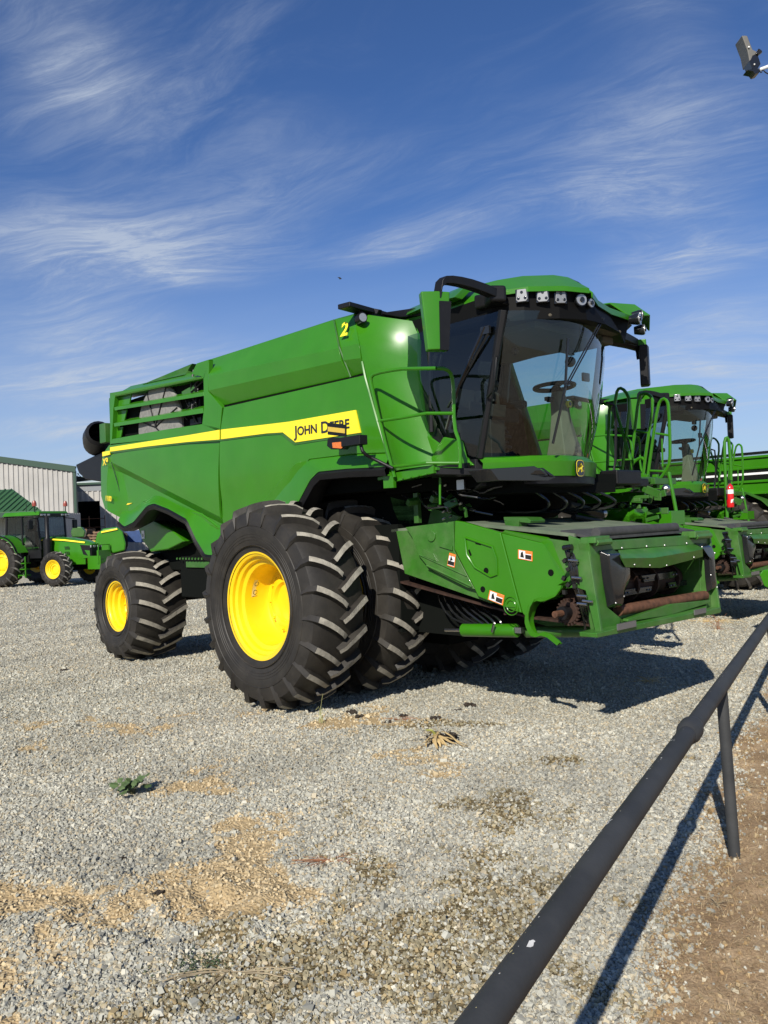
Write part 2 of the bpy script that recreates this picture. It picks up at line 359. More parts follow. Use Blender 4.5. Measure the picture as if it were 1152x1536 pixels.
fc = np.stack([ii, ii+1, ii+1+nx_, ii+nx_], -1).astype(np.int32)
def fast_mesh(me, co, fc, smooth=True):
    me.vertices.add(len(co)); me.vertices.foreach_set('co', co.astype(np.float32).ravel())
    k = fc.shape[1]; me.loops.add(fc.size); me.loops.foreach_set('vertex_index', fc.astype(np.int32).ravel())
    me.polygons.add(len(fc)); me.polygons.foreach_set('loop_start', np.arange(0, fc.size, k, dtype=np.int32)); me.polygons.foreach_set('loop_total', np.full(len(fc), k, np.int32))
    me.polygons.foreach_set('use_smooth', np.full(len(fc), smooth)); me.update(calc_edges=True)
fast_mesh(me, co, fc)
at = me.color_attributes.new('mask', 'FLOAT_COLOR', 'POINT'); at.data.foreach_set('color', np.concatenate([MK.reshape(-1, 3), np.ones((nx_*ny_, 1))], 1).astype(np.float32).ravel())
gm = bpy.data.materials.new('gravel_lot'); gm.use_nodes = True; nt = gm.node_tree; N = nt.nodes; Lk = nt.links; B = N['Principled BSDF']
B.inputs['Roughness'].default_value = .95; B.inputs['Specular IOR Level'].default_value = .15
g = N.new('ShaderNodeNewGeometry'); pos = g.outputs['Position']
at = N.new('ShaderNodeVertexColor'); at.layer_name = 'mask'; sp = N.new('ShaderNodeSeparateColor'); Lk.new(at.outputs[0], sp.inputs[0])
def vor(scale, feat='F1'):
    v = N.new('ShaderNodeTexVoronoi'); v.inputs['Scale'].default_value = scale; v.feature = feat; Lk.new(pos, v.inputs['Vector']); return v
def noi(scale, det=5, ro=.6):
    v = N.new('ShaderNodeTexNoise'); v.inputs['Scale'].default_value = scale; v.inputs['Detail'].default_value = det; v.inputs['Roughness'].default_value = ro; Lk.new(pos, v.inputs['Vector']); return v.outputs['Fac']
def ramp(fac, stops, interp='LINEAR'):
    r = N.new('ShaderNodeValToRGB'); r.color_ramp.interpolation = interp; Lk.new(fac, r.inputs[0]); e = r.color_ramp.elements
    while len(e) < len(stops): e.new(.5)
    for q, (p, c) in zip(e, stops): q.position = p; q.color = (*c, 1)
    return r.outputs[0]
def mixr(f, a, b, mode='MIX'):
    m = N.new('ShaderNodeMix'); m.data_type = 'RGBA'; m.blend_type = mode
    for k, v in (('Factor', f), ('A', a), ('B', b)):
        if isinstance(v, (int, float)): m.inputs[k].default_value = v
        elif isinstance(v, tuple): m.inputs[k].default_value = (*v, 1)
        else: Lk.new(v, m.inputs[k])
    return m.outputs['Result']
v1 = vor(62); v2 = vor(30)
s1 = N.new('ShaderNodeSeparateColor'); Lk.new(v1.outputs['Color'], s1.inputs[0])
stone = ramp(s1.outputs[0], [(0, (.20, .19, .175)), (.35, (.37, .355, .33)), (.62, (.50, .47, .42)), (.8, (.56, .47, .35)), (1, (.74, .70, .63))])
gap = N.new('ShaderNodeMapRange'); gap.inputs[1].default_value = .55; gap.inputs[2].default_value = .95; gap.inputs[3].default_value = 1; gap.inputs[4].default_value = .45; Lk.new(v1.outputs['Distance'], gap.inputs[0])
stone = mixr(1., stone, gap.outputs[0], 'MULTIPLY')
lg = ramp(noi(.55, 6, .65), [(.3, (.86, .89, .84)), (.5, (.98, 1.0, .92)), (.72, (1.06, 1.02, .84))])
stone = mixr(1., stone, lg, 'MULTIPLY')
lg2 = ramp(noi(2.6, 6, .7), [(.32, (.82, .80, .78)), (.5, (1, 1, 1)), (.72, (1.06, 1.03, .97))])
stone = mixr(1., stone, lg2, 'MULTIPLY')
sand = mixr(1., ramp(noi(9, 8, .7), [(.3, (.36, .265, .14)), (.7, (.58, .44, .25))]), ramp(noi(70, 3, .6), [(.3, (.75, .75, .75)), (.7, (1.1, 1.1, 1.1))]), 'MULTIPLY')
mossc = ramp(noi(22, 6, .7), [(.3, (.085, .072, .032)), (.6, (.18, .135, .07)), (.8, (.28, .225, .13))])
soil = mixr(1., ramp(noi(2.3, 8, .72), [(.30, (.20, .13, .07)), (.5, (.36, .25, .145)), (.70, (.56, .42, .26))]), ramp(noi(95, 4, .7), [(.3, (.55, .55, .55)), (.7, (1.2, 1.2, 1.2))]), 'MULTIPLY')
def thr(f, s, w_=.25):
    nn = noi(s, 5, .7); m = N.new('ShaderNodeMath'); m.operation = 'MULTIPLY_ADD'; Lk.new(nn, m.inputs[0]); m.inputs[1].default_value = -.9; Lk.new(f, m.inputs[2])
    r = N.new('ShaderNodeMapRange'); r.inputs[1].default_value = -.25; r.inputs[2].default_value = -.25+w_*1.6; Lk.new(m.outputs[0], r.inputs[0]); return r.outputs[0]
col = mixr(thr(sp.outputs[0], 30), stone, sand); col = mixr(thr(sp.outputs[1], 26), col, mossc); col = mixr(thr(sp.outputs[2], 20), col, soil)
Lk.new(col, B.inputs['Base Color'])
bp = N.new('ShaderNodeBump'); bp.inputs['Strength'].default_value = .85; bp.inputs['Distance'].default_value = .011; bp.invert = True; Lk.new(v1.outputs['Distance'], bp.inputs['Height'])
b2 = N.new('ShaderNodeBump'); b2.inputs['Strength'].default_value = .5; b2.inputs['Distance'].default_value = .02; Lk.new(noi(14, 8, .75), b2.inputs['Height']); Lk.new(b2.outputs[0], bp.inputs['Normal'])
sb_ = N.new('ShaderNodeMapRange'); sb_.inputs[3].default_value = .85; sb_.inputs[4].default_value = .15; Lk.new(sp.outputs[2], sb_.inputs[0]); Lk.new(sb_.outputs[0], bp.inputs['Strength'])
Lk.new(bp.outputs[0], B.inputs['Normal'])
me.materials.append(gm); go = bpy.data.objects.new('ground', me); C.objects.link(go); tag(go, kind='structure')
def bil(A, x, y):
    i = np.clip(np.searchsorted(gx, x)-1, 0, nx_-2); j = np.clip(np.searchsorted(gy, y)-1, 0, ny_-2)
    fx = (x-gx[i])/(gx[i+1]-gx[i]); fy = (y-gy[j])/(gy[j+1]-gy[j])
    if A.ndim == 3: fx, fy = fx[:, None], fy[:, None]
    return A[j, i]*(1-fx)*(1-fy)+A[j, i+1]*fx*(1-fy)+A[j+1, i]*(1-fx)*fy+A[j+1, i+1]*fx*fy
# loose stones
NS = 480000
Z0, Z1 = 2.7, 34.0
yy = Z0*(Z1/Z0)**rng.random(NS); xx = (rng.random(NS)*2-1)*(.58*yy+.9)
mk = bil(MK, xx, yy); keep = rng.random(NS) < (1-.78*np.clip(mk[:, 0]*1.1, 0, 1))*(1-.45*mk[:, 1])*(1-.93*np.clip(mk[:, 2], 0, 1))
xx, yy, mk = xx[keep], yy[keep], mk[keep]; n = len(xx)
sz = (.0034+.0066*rng.random(n)**1.8)*(1+.055*(yy-3)); big_ = rng.random(n) < .02; sz[big_] *= 1.7
cube = np.array([(-1, -1, -1), (1, -1, -1), (1, 1, -1), (-1, 1, -1), (-1, -1, 1), (1, -1, 1), (1, 1, 1), (-1, 1, 1)], float)
vv = cube[None]*(.75+.5*rng.random((n, 8, 1)))+rng.normal(0, .22, (n, 8, 3)); vv[:, 4:, :2] *= .8
vv *= np.stack([.8+.5*rng.random(n), .7+.4*rng.random(n), .45+.35*rng.random(n)], -1)[:, None]
def randrot(n, tilt):
    a = rng.random(n)*2*pi; b = rng.normal(0, tilt, n); c = rng.normal(0, tilt, n)
    ca, sa, cb_, sb, cc, s_ = np.cos(a), np.sin(a), np.cos(b), np.sin(b), np.cos(c), np.sin(c); z = np.zeros(n); o = np.ones(n)
    Rz = np.stack([ca, -sa, z, sa, ca, z, z, z, o], -1).reshape(n, 3, 3); Rx = np.stack([o, z, z, z, cb_, -sb, z, sb, cb_], -1).reshape(n, 3, 3); Ry = np.stack([cc, z, s_, z, o, z, -s_, z, cc], -1).reshape(n, 3, 3)
    return Rx @ Ry @ Rz
vv = np.einsum('nij,nkj->nki', randrot(n, .8), vv)*sz[:, None, None]
vv += np.stack([xx, yy, bil(HG, xx, yy)+sz*.28], -1)[:, None]
quad = np.array([(3, 2, 1, 0), (4, 5, 6, 7), (0, 1, 5, 4), (1, 2, 6, 5), (2, 3, 7, 6), (3, 0, 4, 7)])
me = bpy.data.meshes.new('gravel_stones'); fast_mesh(me, vv.reshape(-1, 3), (quad[None]+(np.arange(n)*8)[:, None, None]).reshape(-1, 4), False)
pal = np.array([(.30, .295, .285), (.40, .39, .365), (.50, .475, .43), (.20, .19, .18), (.50, .41, .29), (.54, .51, .46), (.40, .31, .20)])
pr_ = rng.choice(7, n, p=[.24, .24, .17, .12, .11, .06, .06]); c_ = (pal[pr_]*.62+.38*np.array([.40, .39, .355]))*(.72+.34*rng.random((n, 1)))*np.array([1.0, 1.005, .91])
LF = 1+.10*np.sin(xx*1.7+yy*.9+1.2*np.sin(yy*1.3))*np.sin(yy*2.1-xx*.6)+.07*np.sin(xx*4.1-yy*3.3+2*np.sin(xx*2.2)); c_ *= LF[:, None]
tm = (rng.random(n) < mk[:, 0]*.9); c_[tm] = np.array([.48, .385, .235])*(.7+.5*rng.random((tm.sum(), 1)))
mm_ = (rng.random(n) < mk[:, 1]*.75); c_[mm_] = c_[mm_]*np.array([.74, .66, .50])
dm = (rng.random(n) < mk[:, 2]*.6); c_[dm] = c_[dm]*np.array([.8, .62, .42])
ca = me.color_attributes.new('col', 'FLOAT_COLOR', 'POINT'); ca.data.foreach_set('color', np.repeat(np.concatenate([c_, np.ones((n, 1))], 1), 8, 0).astype(np.float32).ravel())
def attrmat(name, rough=.85, transl=0):
    m = bpy.data.materials.new(name); m.use_nodes = True; b = m.node_tree.nodes['Principled BSDF']; v = m.node_tree.nodes.new('ShaderNodeVertexColor'); v.layer_name = 'col'
    m.node_tree.links.new(v.outputs[0], b.inputs['Base Color']); b.inputs['Roughness'].default_value = rough; b.inputs['Specular IOR Level'].default_value = .25; return m
me.materials.append(attrmat('loose_stone')); o = bpy.data.objects.new('gravel_stones', me); C.objects.link(o); tag(o, 'loose crushed grey and tan stones over the gravel lot', 'gravel', kind='stuff')
# dry straw and thatch on the bare strip and scattered bits elsewhere
def fibres(name, label, n, fx, lmin, lmax, wd, cols, zt=.35):
    x, y = fx(n); k = bil(MK, x, y); n = len(x)
    a = rng.random(n)*2*pi; L = lmin+(lmax-lmin)*rng.random(n)**2; ti = np.abs(rng.normal(0, zt, n))
    dx, dy, dz = np.cos(a)*np.cos(ti)*L, np.sin(a)*np.cos(ti)*L, np.sin(ti)*L
    wx, wy = -np.sin(a)*wd, np.cos(a)*wd; z = bil(HG, x, y)+.003
    P = np.stack([np.stack([x-wx, y-wy, z], -1), np.stack([x+wx, y+wy, z], -1), np.stack([x+dx*.55+wx*.8, y+dy*.55+wy*.8, z+dz*.7+.003], -1), np.stack([x+dx*.55-wx*.8, y+dy*.55-wy*.8, z+dz*.7+.003], -1), np.stack([x+dx+rng.normal(0, .1, n)*L, y+dy, z+dz*.6+.002], -1)], 1)
    me = bpy.data.meshes.new(name); b = (np.arange(n)*5)[:, None]
    f3 = np.concatenate([b+np.array([[0, 1, 2]]), b+np.array([[0, 2, 3]]), b+np.array([[3, 2, 4]])])
    fast_mesh(me, P.reshape(-1, 3), f3, False); c = np.array(cols)[rng.choice(len(cols), n)]*(.7+.6*rng.random((n, 1)))
    ca = me.color_attributes.new('col', 'FLOAT_COLOR', 'POINT'); ca.data.foreach_set('color', np.repeat(np.concatenate([c, np.ones((n, 1))], 1), 5, 0).astype(np.float32).ravel())
    me.materials.append(attrmat(name+'_blade', .8)); o = bpy.data.objects.new(name, me); C.objects.link(o); tag(o, label, 'dry grass', kind='stuff')
def strip(n):
    y = 2.7*(12/2.7)**rng.random(n); x = .80+(y-3.02)*.571-.1+rng.random(n)*(2.2)
    k = bil(MK, x, y); q = rng.random(n) < k[:, 2]; return x[q], y[q]
fibres('dry_grass', 'short dry brown thatch over the bare soil beyond the pipe rail', 60000, strip, .015, .07, .0009, [(.30, .20, .10), (.42, .30, .16), (.20, .13, .06), (.50, .38, .22)])
def scat(n):
    y = 2.8*(9/2.8)**rng.random(n); x = (rng.random(n)*2-1)*.5*y; k = bil(MK, x, y); q = rng.random(n) < .05+k[:, 1]*.8+.4*k[:, 0]*0; return x[q], y[q]
fibres('plant_litter', 'thin dry stems and leaf litter scattered over mossy gravel', 14000, scat, .01, .06, .0008, [(.30, .22, .12), (.16, .11, .05), (.10, .10, .04), (.45, .34, .2)])
# ------------------------------------------------------------------ wheels
def crown(y, hw, R, drop=.035): return R-drop*(abs(y)/hw)**2.2
def tyre_mesh(R, w, rb, nl, lugh=.055, lw=.05, seg=72, skew=.30):
    """tyre round the y axis centred at 0, width w, bead radius rb; material 0 rubber, 1 lug faces"""
    m = M(); hw = w/2; Rc = R-lugh
    prof = [(rb-.01, -hw*.80), (rb+.02, -hw*.90), (rb+.05, -hw*.90), (rb+(Rc-rb)*.25, -hw*1.0), (rb+(Rc-rb)*.5, -hw*1.045), (rb+(Rc-rb)*.56, -hw*1.05), (rb+(Rc-rb)*.72, -hw*1.035), (rb+(Rc-rb)*.88, -hw*.97), (crown(hw*.86, hw, Rc, .05), -hw*.86), (crown(hw*.6, hw, Rc), -hw*.6), (crown(hw*.3, hw, Rc), -hw*.3), (Rc, 0)]
    prof = prof+[(r, -y) for r, y in reversed(prof[:-1])]
    m.rev(prof, n=seg, mi=0)
    # raised rings on the sidewall
    for s in (-1, 1):
        for q in (.18, .60):
            r0 = rb+(Rc-rb)*q; yy_ = hw*(1.0 if q < .4 else 1.048)
            m.rev([(r0-.008, s*(yy_-.004)), (r0, s*(yy_+.006)), (r0+.008, s*(yy_-.004))], n=seg)
    for s in (-1, 1):
        for q in (.30, .36, .42):
            r0 = rb+(Rc-rb)*q; yy_ = hw*(1.0+.045*min(1, (q-.2)/.3)); m.rev([(r0-.004, s*(yy_-.002)), (r0, s*(yy_+.0025)), (r0+.004, s*(yy_-.002))], n=seg)
    for k in range(nl):
        for s in (-1, 1):
            th0 = 2*pi*(k+(.25 if s > 0 else -.25))/nl
            st = []
            T = [-.07, .12, .34, .58, .80, .96, 1.06]
            for t in T:
                y = s*hw*t*.98
                th = th0+skew*(1-t)*(1-.32*t)*(2*pi/nl)*2.1*.5*2
                st.append((y, th, t))
            secs = []
            for i, (y, th, t) in enumerate(st):
                y2, th2, _ = st[min(i+1, len(st)-1)]; y1, th1, _ = st[max(i-1, 0)]
                tx, ty = (y2-y1), (th2-th1)*R; L = sqrt(tx*tx+ty*ty); nxv, nyv = -ty/L, tx/L   # perpendicular (y, circ)
                wtop = lw*(.86+.25*t); wbot = wtop*1.55
                rt_ = crown(y, hw, R, .055) - (0 if t < 1 else .055); rb_ = crown(y, hw, Rc, .05)-.012
                if t > 1: rb_ -= .12; rt_ -= .03
                sec = []
                for ww, rr in ((-wbot/2, rb_), (-wtop/2, rt_), (wtop/2, rt_), (wbot/2, rb_)):
                    yy = y+nxv*ww*.9; tt = th+nyv*ww/R
                    sec.append(Vector((rr*sin(tt), yy, rr*cos(tt))))
                if i == 0:   # chamfer at the nose
                    sec[1] = sec[1].lerp(sec[0], .25); sec[2] = sec[2].lerp(sec[3], .25)
                secs.append(sec)
            b = m.add([p for q in secs for p in q])
            for i in range(len(secs)-1):
                for j, mi in ((0, 0), (1, 1), (2, 0)):
                    m.face((b+i*4+j, b+i*4+j+1, b+i*4+j+5, b+i*4+j+4), 0 if (mi == 1 and i == len(secs)-2) else mi)
            m.face((b, b+1, b+2, b+3), 0); e = b+4*(len(secs)-1); m.face((e+3, e+2, e+1, e), 0)
    return m
def rim_mesh(rb, w, depth, hub=.22, out=-1):
    """dish rim; open side towards out*y; depth = how deep the disc lies behind the outer edge"""
    m = M(); hw = w/2*.86; o = out
    P = [(rb+.0, 1.03), (rb+.022, 1.045), (rb+.026, 1.0), (rb-.012, .985), (rb-.03, .93), (rb-.034, .82), (rb-.065, .76), (rb-.075, .62), (rb-.115, .56), (rb-.125, .30)]
    prof = [(r, o*hw*t) for r, t in P]
    yd = o*(hw-depth); prof += [(rb-.135, yd+o*.05), (rb-.16, yd+o*.01), (rb-.22, yd), (hub+.10, yd+o*.015), (hub+.04, yd+o*.05), (hub, yd+o*.05), (hub-.02, yd+o*.01), (.001, yd+o*.01)]
    m.rev(prof, n=72)
    back = [(rb-.125, o*hw*.30), (rb-.125, -o*hw*.5), (rb-.03, -o*hw*.8), (rb+.02, -o*hw)]
    m.rev(back, n=72)
    for k in range(10):
        a = 2*pi*k/10; m.tube([(cos(a)*(hub+.07), yd+o*.02, sin(a)*(hub+.07)), (cos(a)*(hub+.07), yd+o*.06, sin(a)*(hub+.07))], .018, 6)
    return m
def wheel(parent, loc, R, w, rb, nl, depth, out=-1, rot=0, decals=False, mesh=None, rz=0, lw=.05, lugh=.055, skew=.3):
    if mesh is None:
        r = rim_mesh(rb, w, depth, hub=.22 if rb > .45 else .14, out=out).build('wheel', yellow, parent, smooth=40)
        t = tyre_mesh(R, w, rb, nl, lw=lw, lugh=lugh, skew=skew).build('tyre', [rubber, lugtop], r, smooth=42)
    else:
        r = mesh[0].copy(); C.objects.link(r); r.parent = parent; t = mesh[1].copy(); C.objects.link(t); t.parent = r
        if out != mesh[2]: r.scale = (1, -1, 1)
    r.location = loc; t.rotation_euler = (0, rot, 0); r.rotation_euler = (0, 0, rz)
    return r, t, out
# ------------------------------------------------------------------ the combine harvester
def make_combine():
    root = thing('combine_harvester', 'large green combine harvester with dual front tyres, nearest, numbered 2 on its tank', 'combine harvester', ORG, -YAW, 'green combine harvesters')
    # wheels
    RF, WF = 1.077, .64
    W1 = wheel(root, (0, -(V0+.05-WF/2), RF), RF, WF, .535, 22, .40, lw=.054, lugh=.07)
    yw = -(V0+.05-WF/2)
    # two white instruction decals inside the outer rim
    m = M(); rb_ = .535-.128
    def bar(y, a): a = radians(a); return V(-cos(a)*rb_, y, sin(a)*rb_)
    def patch(y0, y1, a0, a1, mi, d=0):
        rows = []
        for k in range(7): a = a0+(a1-a0)*k/6; rows.append([bar(y0, a)*1, bar(y1, a)*1])
        rows = [[V(p.x*(1-d), p.y, p.z*(1-d)) for p in r] for r in rows]; m.loft(rows, mi)
    for y0, y1, a0, a1, rings in ((-.080, .0, 8, 36, 2), (.018, .11, -8, 42, 3)):
        patch(y0, y1, a0, a1, 0)
        for k in range(rings):
            ac = a0+(a1-a0)*(k+.5)/rings; yc = (y0+y1)/2; w_ = (y1-y0)*.34
            pts = [bar(yc+cos(t)*w_, ac+sin(t)*w_/rb_*57.3)*.994 for t in [2*pi*j/12 for j in range(13)]]
            pin = [bar(yc+cos(t)*w_*.78, ac+sin(t)*w_*.78/rb_*57.3)*.994 for t in [2*pi*j/12 for j in range(13)]]
            m.loft([pts, pin], 1)
        patch(y0+.006, y1-.006, a0+.7, a0+1.5, 1, .006)
    m.build('decal', [mat('decal_cream', (.70, .62, .30), .5), mat('decal_ink', (.10, .09, .05), .6)], W1[0], smooth=0, fixn=False)
    W2 = wheel(root, (0, yw+.96, RF), RF, WF, .535, 22, .40, rot=.1, mesh=W1)
    wheel(root, (0, -yw-.96, RF), RF, WF, .535, 22, .40, out=1, rot=.2, mesh=W1); wheel(root, (0, -yw, RF), RF, WF, .535, 22, .40, out=1, rot=.05, mesh=W1)
    RRr = .806; W3 = wheel(root, (-4.51, -1.40+.39, RRr), RRr, .80, .352, 18, .26, lw=.06, lugh=.055, rot=.12)
    wheel(root, (-4.51, 1.01, RRr), RRr, .80, .352, 18, .26, out=1, mesh=W3, rot=.3)
    # hull core
    m = M()
    prof = [(-4.75, 2.35), (-4.85, 3.0), (-4.45, 3.80), (-1.75, 3.86), (.75, 3.84), (1.0, 3.3), (1.15, 2.45), (1.1, 2.2), (-3.2, 2.15), (-4.3, 2.2)]
    m.slab([(x, -1.20, z) for x, z in prof], (0, 2.40, 0))
    m.build('hull', dark, root, smooth=0)
    # chassis under the body
    m = M(); m.box((-1.7, 0, 1.75), (6.0, 1.5, .9)); m.box((-1.2, 0, 1.25), (3.2, 1.2, .35)); m.box((0, 0, 1.08), (.42, 2.3, .42)); m.box((-4.51, 0, .95), (.3, 1.2, .30)); m.box((-4.2, 0, 1.4), (.6, .9, .7))
    m.tube([(-4.51, -.62, .95), (-4.51, .62, .95)], .13, 12); m.box((.9, .1, 1.9), (1.4, 1.1, .4))
    m.box((-2.6, -.95, 1.25), (.9, .35, .55)); m.box((-2.6, .95, 1.25), (.9, .35, .55)); m.box((-1.55, 0, .8), (.35, 1.9, .22))
    m.build('chassis', dark, root, bevel=.02)
    m = M(); m.box((-1.62, -1.12, 1.22), (.30, .14, .10)); m.box((-1.5, -1.1, 1.34), (.12, .2, .18)); m.box((-2.5, -1.1, 1.42), (.7, .10, .08))
    for k in range(9): m.ball((-3.0+k*.08, -1.19, 1.50), .018, 0, 6, 4)
    m.parts('axle_bracket', green_d, root, bevel=.008)
    # rear steering fender seen in the arch
    m = M(); A = [S(*p, 1.0) for p in ((205, 788), (231, 781), (258, 795), (276, 812), (252, 824), (226, 828), (214, 812))]
    m.slab(A, (0, .22, 0)); f = m.build('inner_fender', green, root, bevel=.02)
    m = M(); a = S(215, 802, 1.0)+V(0, -.004, 0); m.slab([a+V(-.045, 0, -.06), a+V(.045, 0, -.06), a+V(.045, 0, .06), a+V(-.045, 0, .06)], (0, -.003, 0)); m.box(a+V(0, -.005, -.01), (.03, .002, .05), 1); m.build('decal', [white, badge], f, smooth=0)
    # ---- side panels (right side); vertical gridded sheets with real creases
    def side_panel(name, px, v, fn, nu=14, nz=14, matl=green, th=.03, parent=root, cuts=True):
        P = [S(x, y, v) for x, y in px]
        bm = bmesh.new(); vs = [bm.verts.new(p) for p in P]; f_ = bm.faces.new(vs)
        us = [p.x for p in P]; zs = [p.z for p in P]
        bmesh.ops.triangulate(bm, faces=bm.faces[:])
        for k in range(1, nu):
            u = min(us)+(max(us)-min(us))*k/nu
            bmesh.ops.bisect_plane(bm, geom=bm.verts[:]+bm.edges[:]+bm.faces[:], plane_co=(u, 0, 0), plane_no=(1, 0, 0))
        for k in range(1, nz):
            z = min(zs)+(max(zs)-min(zs))*k/nz
            bmesh.ops.bisect_plane(bm, geom=bm.verts[:]+bm.edges[:]+bm.faces[:], plane_co=(0, 0, z), plane_no=(0, 0, 1))
        for q in getattr(fn, 'cuts', []):
            bmesh.ops.bisect_plane(bm, geom=bm.verts[:]+bm.edges[:]+bm.faces[:], plane_co=q[0], plane_no=q[1])
        for q in bm.verts: q.co.y -= fn(q.co.x, q.co.z)
        bmesh.ops.dissolve_degenerate(bm, edges=bm.edges[:], dist=1e-4)
        bmesh.ops.recalc_face_normals(bm, faces=bm.faces)
        if sum((f.normal.y*f.calc_area() for f in bm.faces)) > 0: bmesh.ops.reverse_faces(bm, faces=bm.faces[:])
        for f in bm.faces: f.smooth = True
        for e in bm.edges: e.smooth = (len(e.link_faces) == 2 and e.calc_face_angle(0) < radians(7))
        me = bpy.data.meshes.new(name); bm.to_mesh(me); bm.free(); me.materials.append(matl)
        o = bpy.data.objects.new(name, me); C.objects.link(o); o.parent = parent
        md = o.modifiers.new('s', 'SOLIDIFY'); md.thickness = th; md.offset = -1
        md = o.modifiers.new('b', 'BEVEL'); md.width = .006; md.segments = 2; md.angle_limit = radians(50)
        return o
    mirror_list = []
    # crease line of the rear panel: from (167,693) to (329,775)
    c0, c1 = S(167, 693, 1.35), S(329, 775, 1.35)
    def rear_fn(x, z):
        k = c0.z+(x-c0.x)*(c1.z-c0.z)/(c1.x-c0.x)
        d = k-z
        r = (-.80*max(0, min(d, .12)))*min(1, max(0, (x-c0.x+.12)/.30)) + (.02*sin(min(1, max(0, (z-k)/.9))*pi))
        rr_ = max(0, -4.55-x); return r-.12*rr_**2
    rear_fn.cuts = [(c0, (V(0, 1, 0).cross(c1-c0))), (c0-V(0, 0, .12), (V(0, 1, 0).cross(c1-c0)))]
    rp = side_panel('rear_side_panel', [(165, 668), (153, 682), (149.5, 702), (149.5, 744), (156, 762), (176, 778), (188, 769), (207, 752.5), (222.6, 745), (233, 746.6), (261, 762), (294, 772), (330, 800), (330, 779), (329, 648)], 1.35, rear_fn)
    def mid_fn(x, z):
        return .022*sin(min(1, max(0, (z-2.2)/1.1))*pi) - .05*max(0, 2.45-z)
    mp = side_panel('middle_side_panel', [(331.5, 650), (331, 779), (337.5, 806), (329, 832), (395, 812), (396, 751), (447, 696), (466, 689), (530, 681), (584, 679), (545, 563), (335.5, 611)], 1.35, mid_fn)
    # arch rims
    def arch(name, A, Bc, n, trimw, vA, vB, parent):
        A = res([S(x, y, vA)-V(0, rear_fn(*(lambda p: (p.x, p.z))(S(x, y, vA)))+0, 0) if name == 'rear_arch_rim' else S(x, y, vA) for x, y in A], n)
        Bv = res([S(x, y, vB) for x, y in Bc], n)
        m = M(); B0 = [b+(a-b)*.12+V(0, -.012, 0) for a, b in zip(A, Bv)]; B2 = [b+V(0, .05, 0) for b in Bv]
        m.loft([A, B0, Bv, B2]); o = m.build(name, green, parent, smooth=30)
        cen = sum(Bv, Vector())/n; m = M()
        T = [b+V(0, .012, 0) for b in Bv]; drn = []
        for i, b in enumerate(Bv):
            t = (Bv[min(i+1, n-1)]-Bv[max(0, i-1)]).normalized(); nn = V(t.z, 0, -t.x)
            drn.append(nn*trimw)
        m.loft([[b+V(0, .01, 0) for b in Bv], [b+d*.35+V(0, -.02, 0) for b, d in zip(Bv, drn)], [b+d+V(0, .0, 0) for b, d in zip(Bv, drn)], [b+d+V(0, .14, 0) for b, d in zip(Bv, drn)], [b+d*.1+V(0, .3, 0) for b, d in zip(Bv, drn)]])
        m.build('arch_trim', black, o, smooth=40); return o
    arch('rear_arch_rim', [(176, 766), (188.6, 766), (207, 750.5), (222.6, 743), (233, 744.6), (261, 760), (294, 770), (331, 798)], [(178, 782), (186, 790), (200, 783), (220, 758.7), (231, 755), (252, 763), (280, 778.6), (294, 809), (308, 832), (330, 833)], 44, .075, 1.35, 1.40, root)
    arch('front_arch_rim', [(396, 768), (420, 726), (447.6, 694), (465, 687), (530, 680), (586, 679)], [(436, 775), (449, 750), (465, 720), (477, 707.5), (520, 703), (579, 700)], 40, .085, 1.35, 1.45, root)
    # louvred engine section: frame of the rear top
    m = M(); v = 1.34
    def q4(pts, th=.10, vv=v): m.slab([S(x, y, vv) for x, y in pts], (0, th, 0))
    q4([(165, 590), (173, 589), (170, 613), (167.5, 664), (165, 668)], .12)          # rear post
    q4([(165, 590), (303, 565), (305, 567), (304.5, 567.5), (178, 592.5), (172.5, 594)], .30)
    q4([(305, 566), (313.5, 540), (312.3, 587), (333, 611), (329.5, 648), (303, 637), (306, 612)], .06)     # front post plate
    q4([(303, 565), (287, 561), (295, 545), (313.5, 539), (306, 568)], .06)
    q4([(166, 666), (168.5, 658.5), (250, 644), (304, 636), (330, 642), (329.5, 650), (280, 655)], .07)
    q4([(173, 594), (197, 590), (193, 610), (171, 613)], .02, 1.27); q4([(172, 617), (190, 614), (186, 632), (171, 636)], .02, 1.27); q4([(171, 642), (184, 640), (181, 656), (169, 659)], .02, 1.27)
    m.build('louvre_frame', green, root, bevel=.012)
    for (a, b, c, d) in (((171, 611), (305, 588), (305.5, 594), (172, 616)), ((170.5, 635), (304.5, 612), (305, 619.5), (171.5, 640))):
        m = M(); P = [S(*a, v), S(*b, v), S(*c, v), S(*d, v)]
        m.loft([[P[0], P[1]], [P[3], P[2]], [P[3]+V(.0, .24, .16), P[2]+V(0, .24, .16)], [P[0]+V(0, .24, .10), P[1]+V(0, .24, .10)]], close='lines', capends=True)
        m.build('louvre_blade', green, root, bevel=.008)
    m = M(); a, b = S(172.5, 594, v), S(303, 567, v); m.loft([[a, b], [a+V(0, .26, .16), b+V(0, .26, .16)]]); m.build('louvre_blade', green, root, solid=.02, smooth=0)
    # what is behind the louvres
    ctr = S(241, 641, 1.22); m = M(); m.rev([(.60, .15), (.60, -.01), (.57, -.04), (.20, -.06), (.10, -.07), (.001, -.07)], ctr, 'y', 48)
    m.build('rotary_screen', greyp, root)
    m = M()
    for a_ in (-35, 20, 62, 118, 165): d_ = V(cos(radians(a_)), 0, sin(radians(a_))); m.tube([ctr+V(0, -.08, 0), ctr+d_*.30+V(0, -.065, 0), ctr+d_*.58+V(0, -.045, 0)], .009, 6)
    m.build('screen_rib', black, root)
    m = M(); rg_ = random.Random(3)
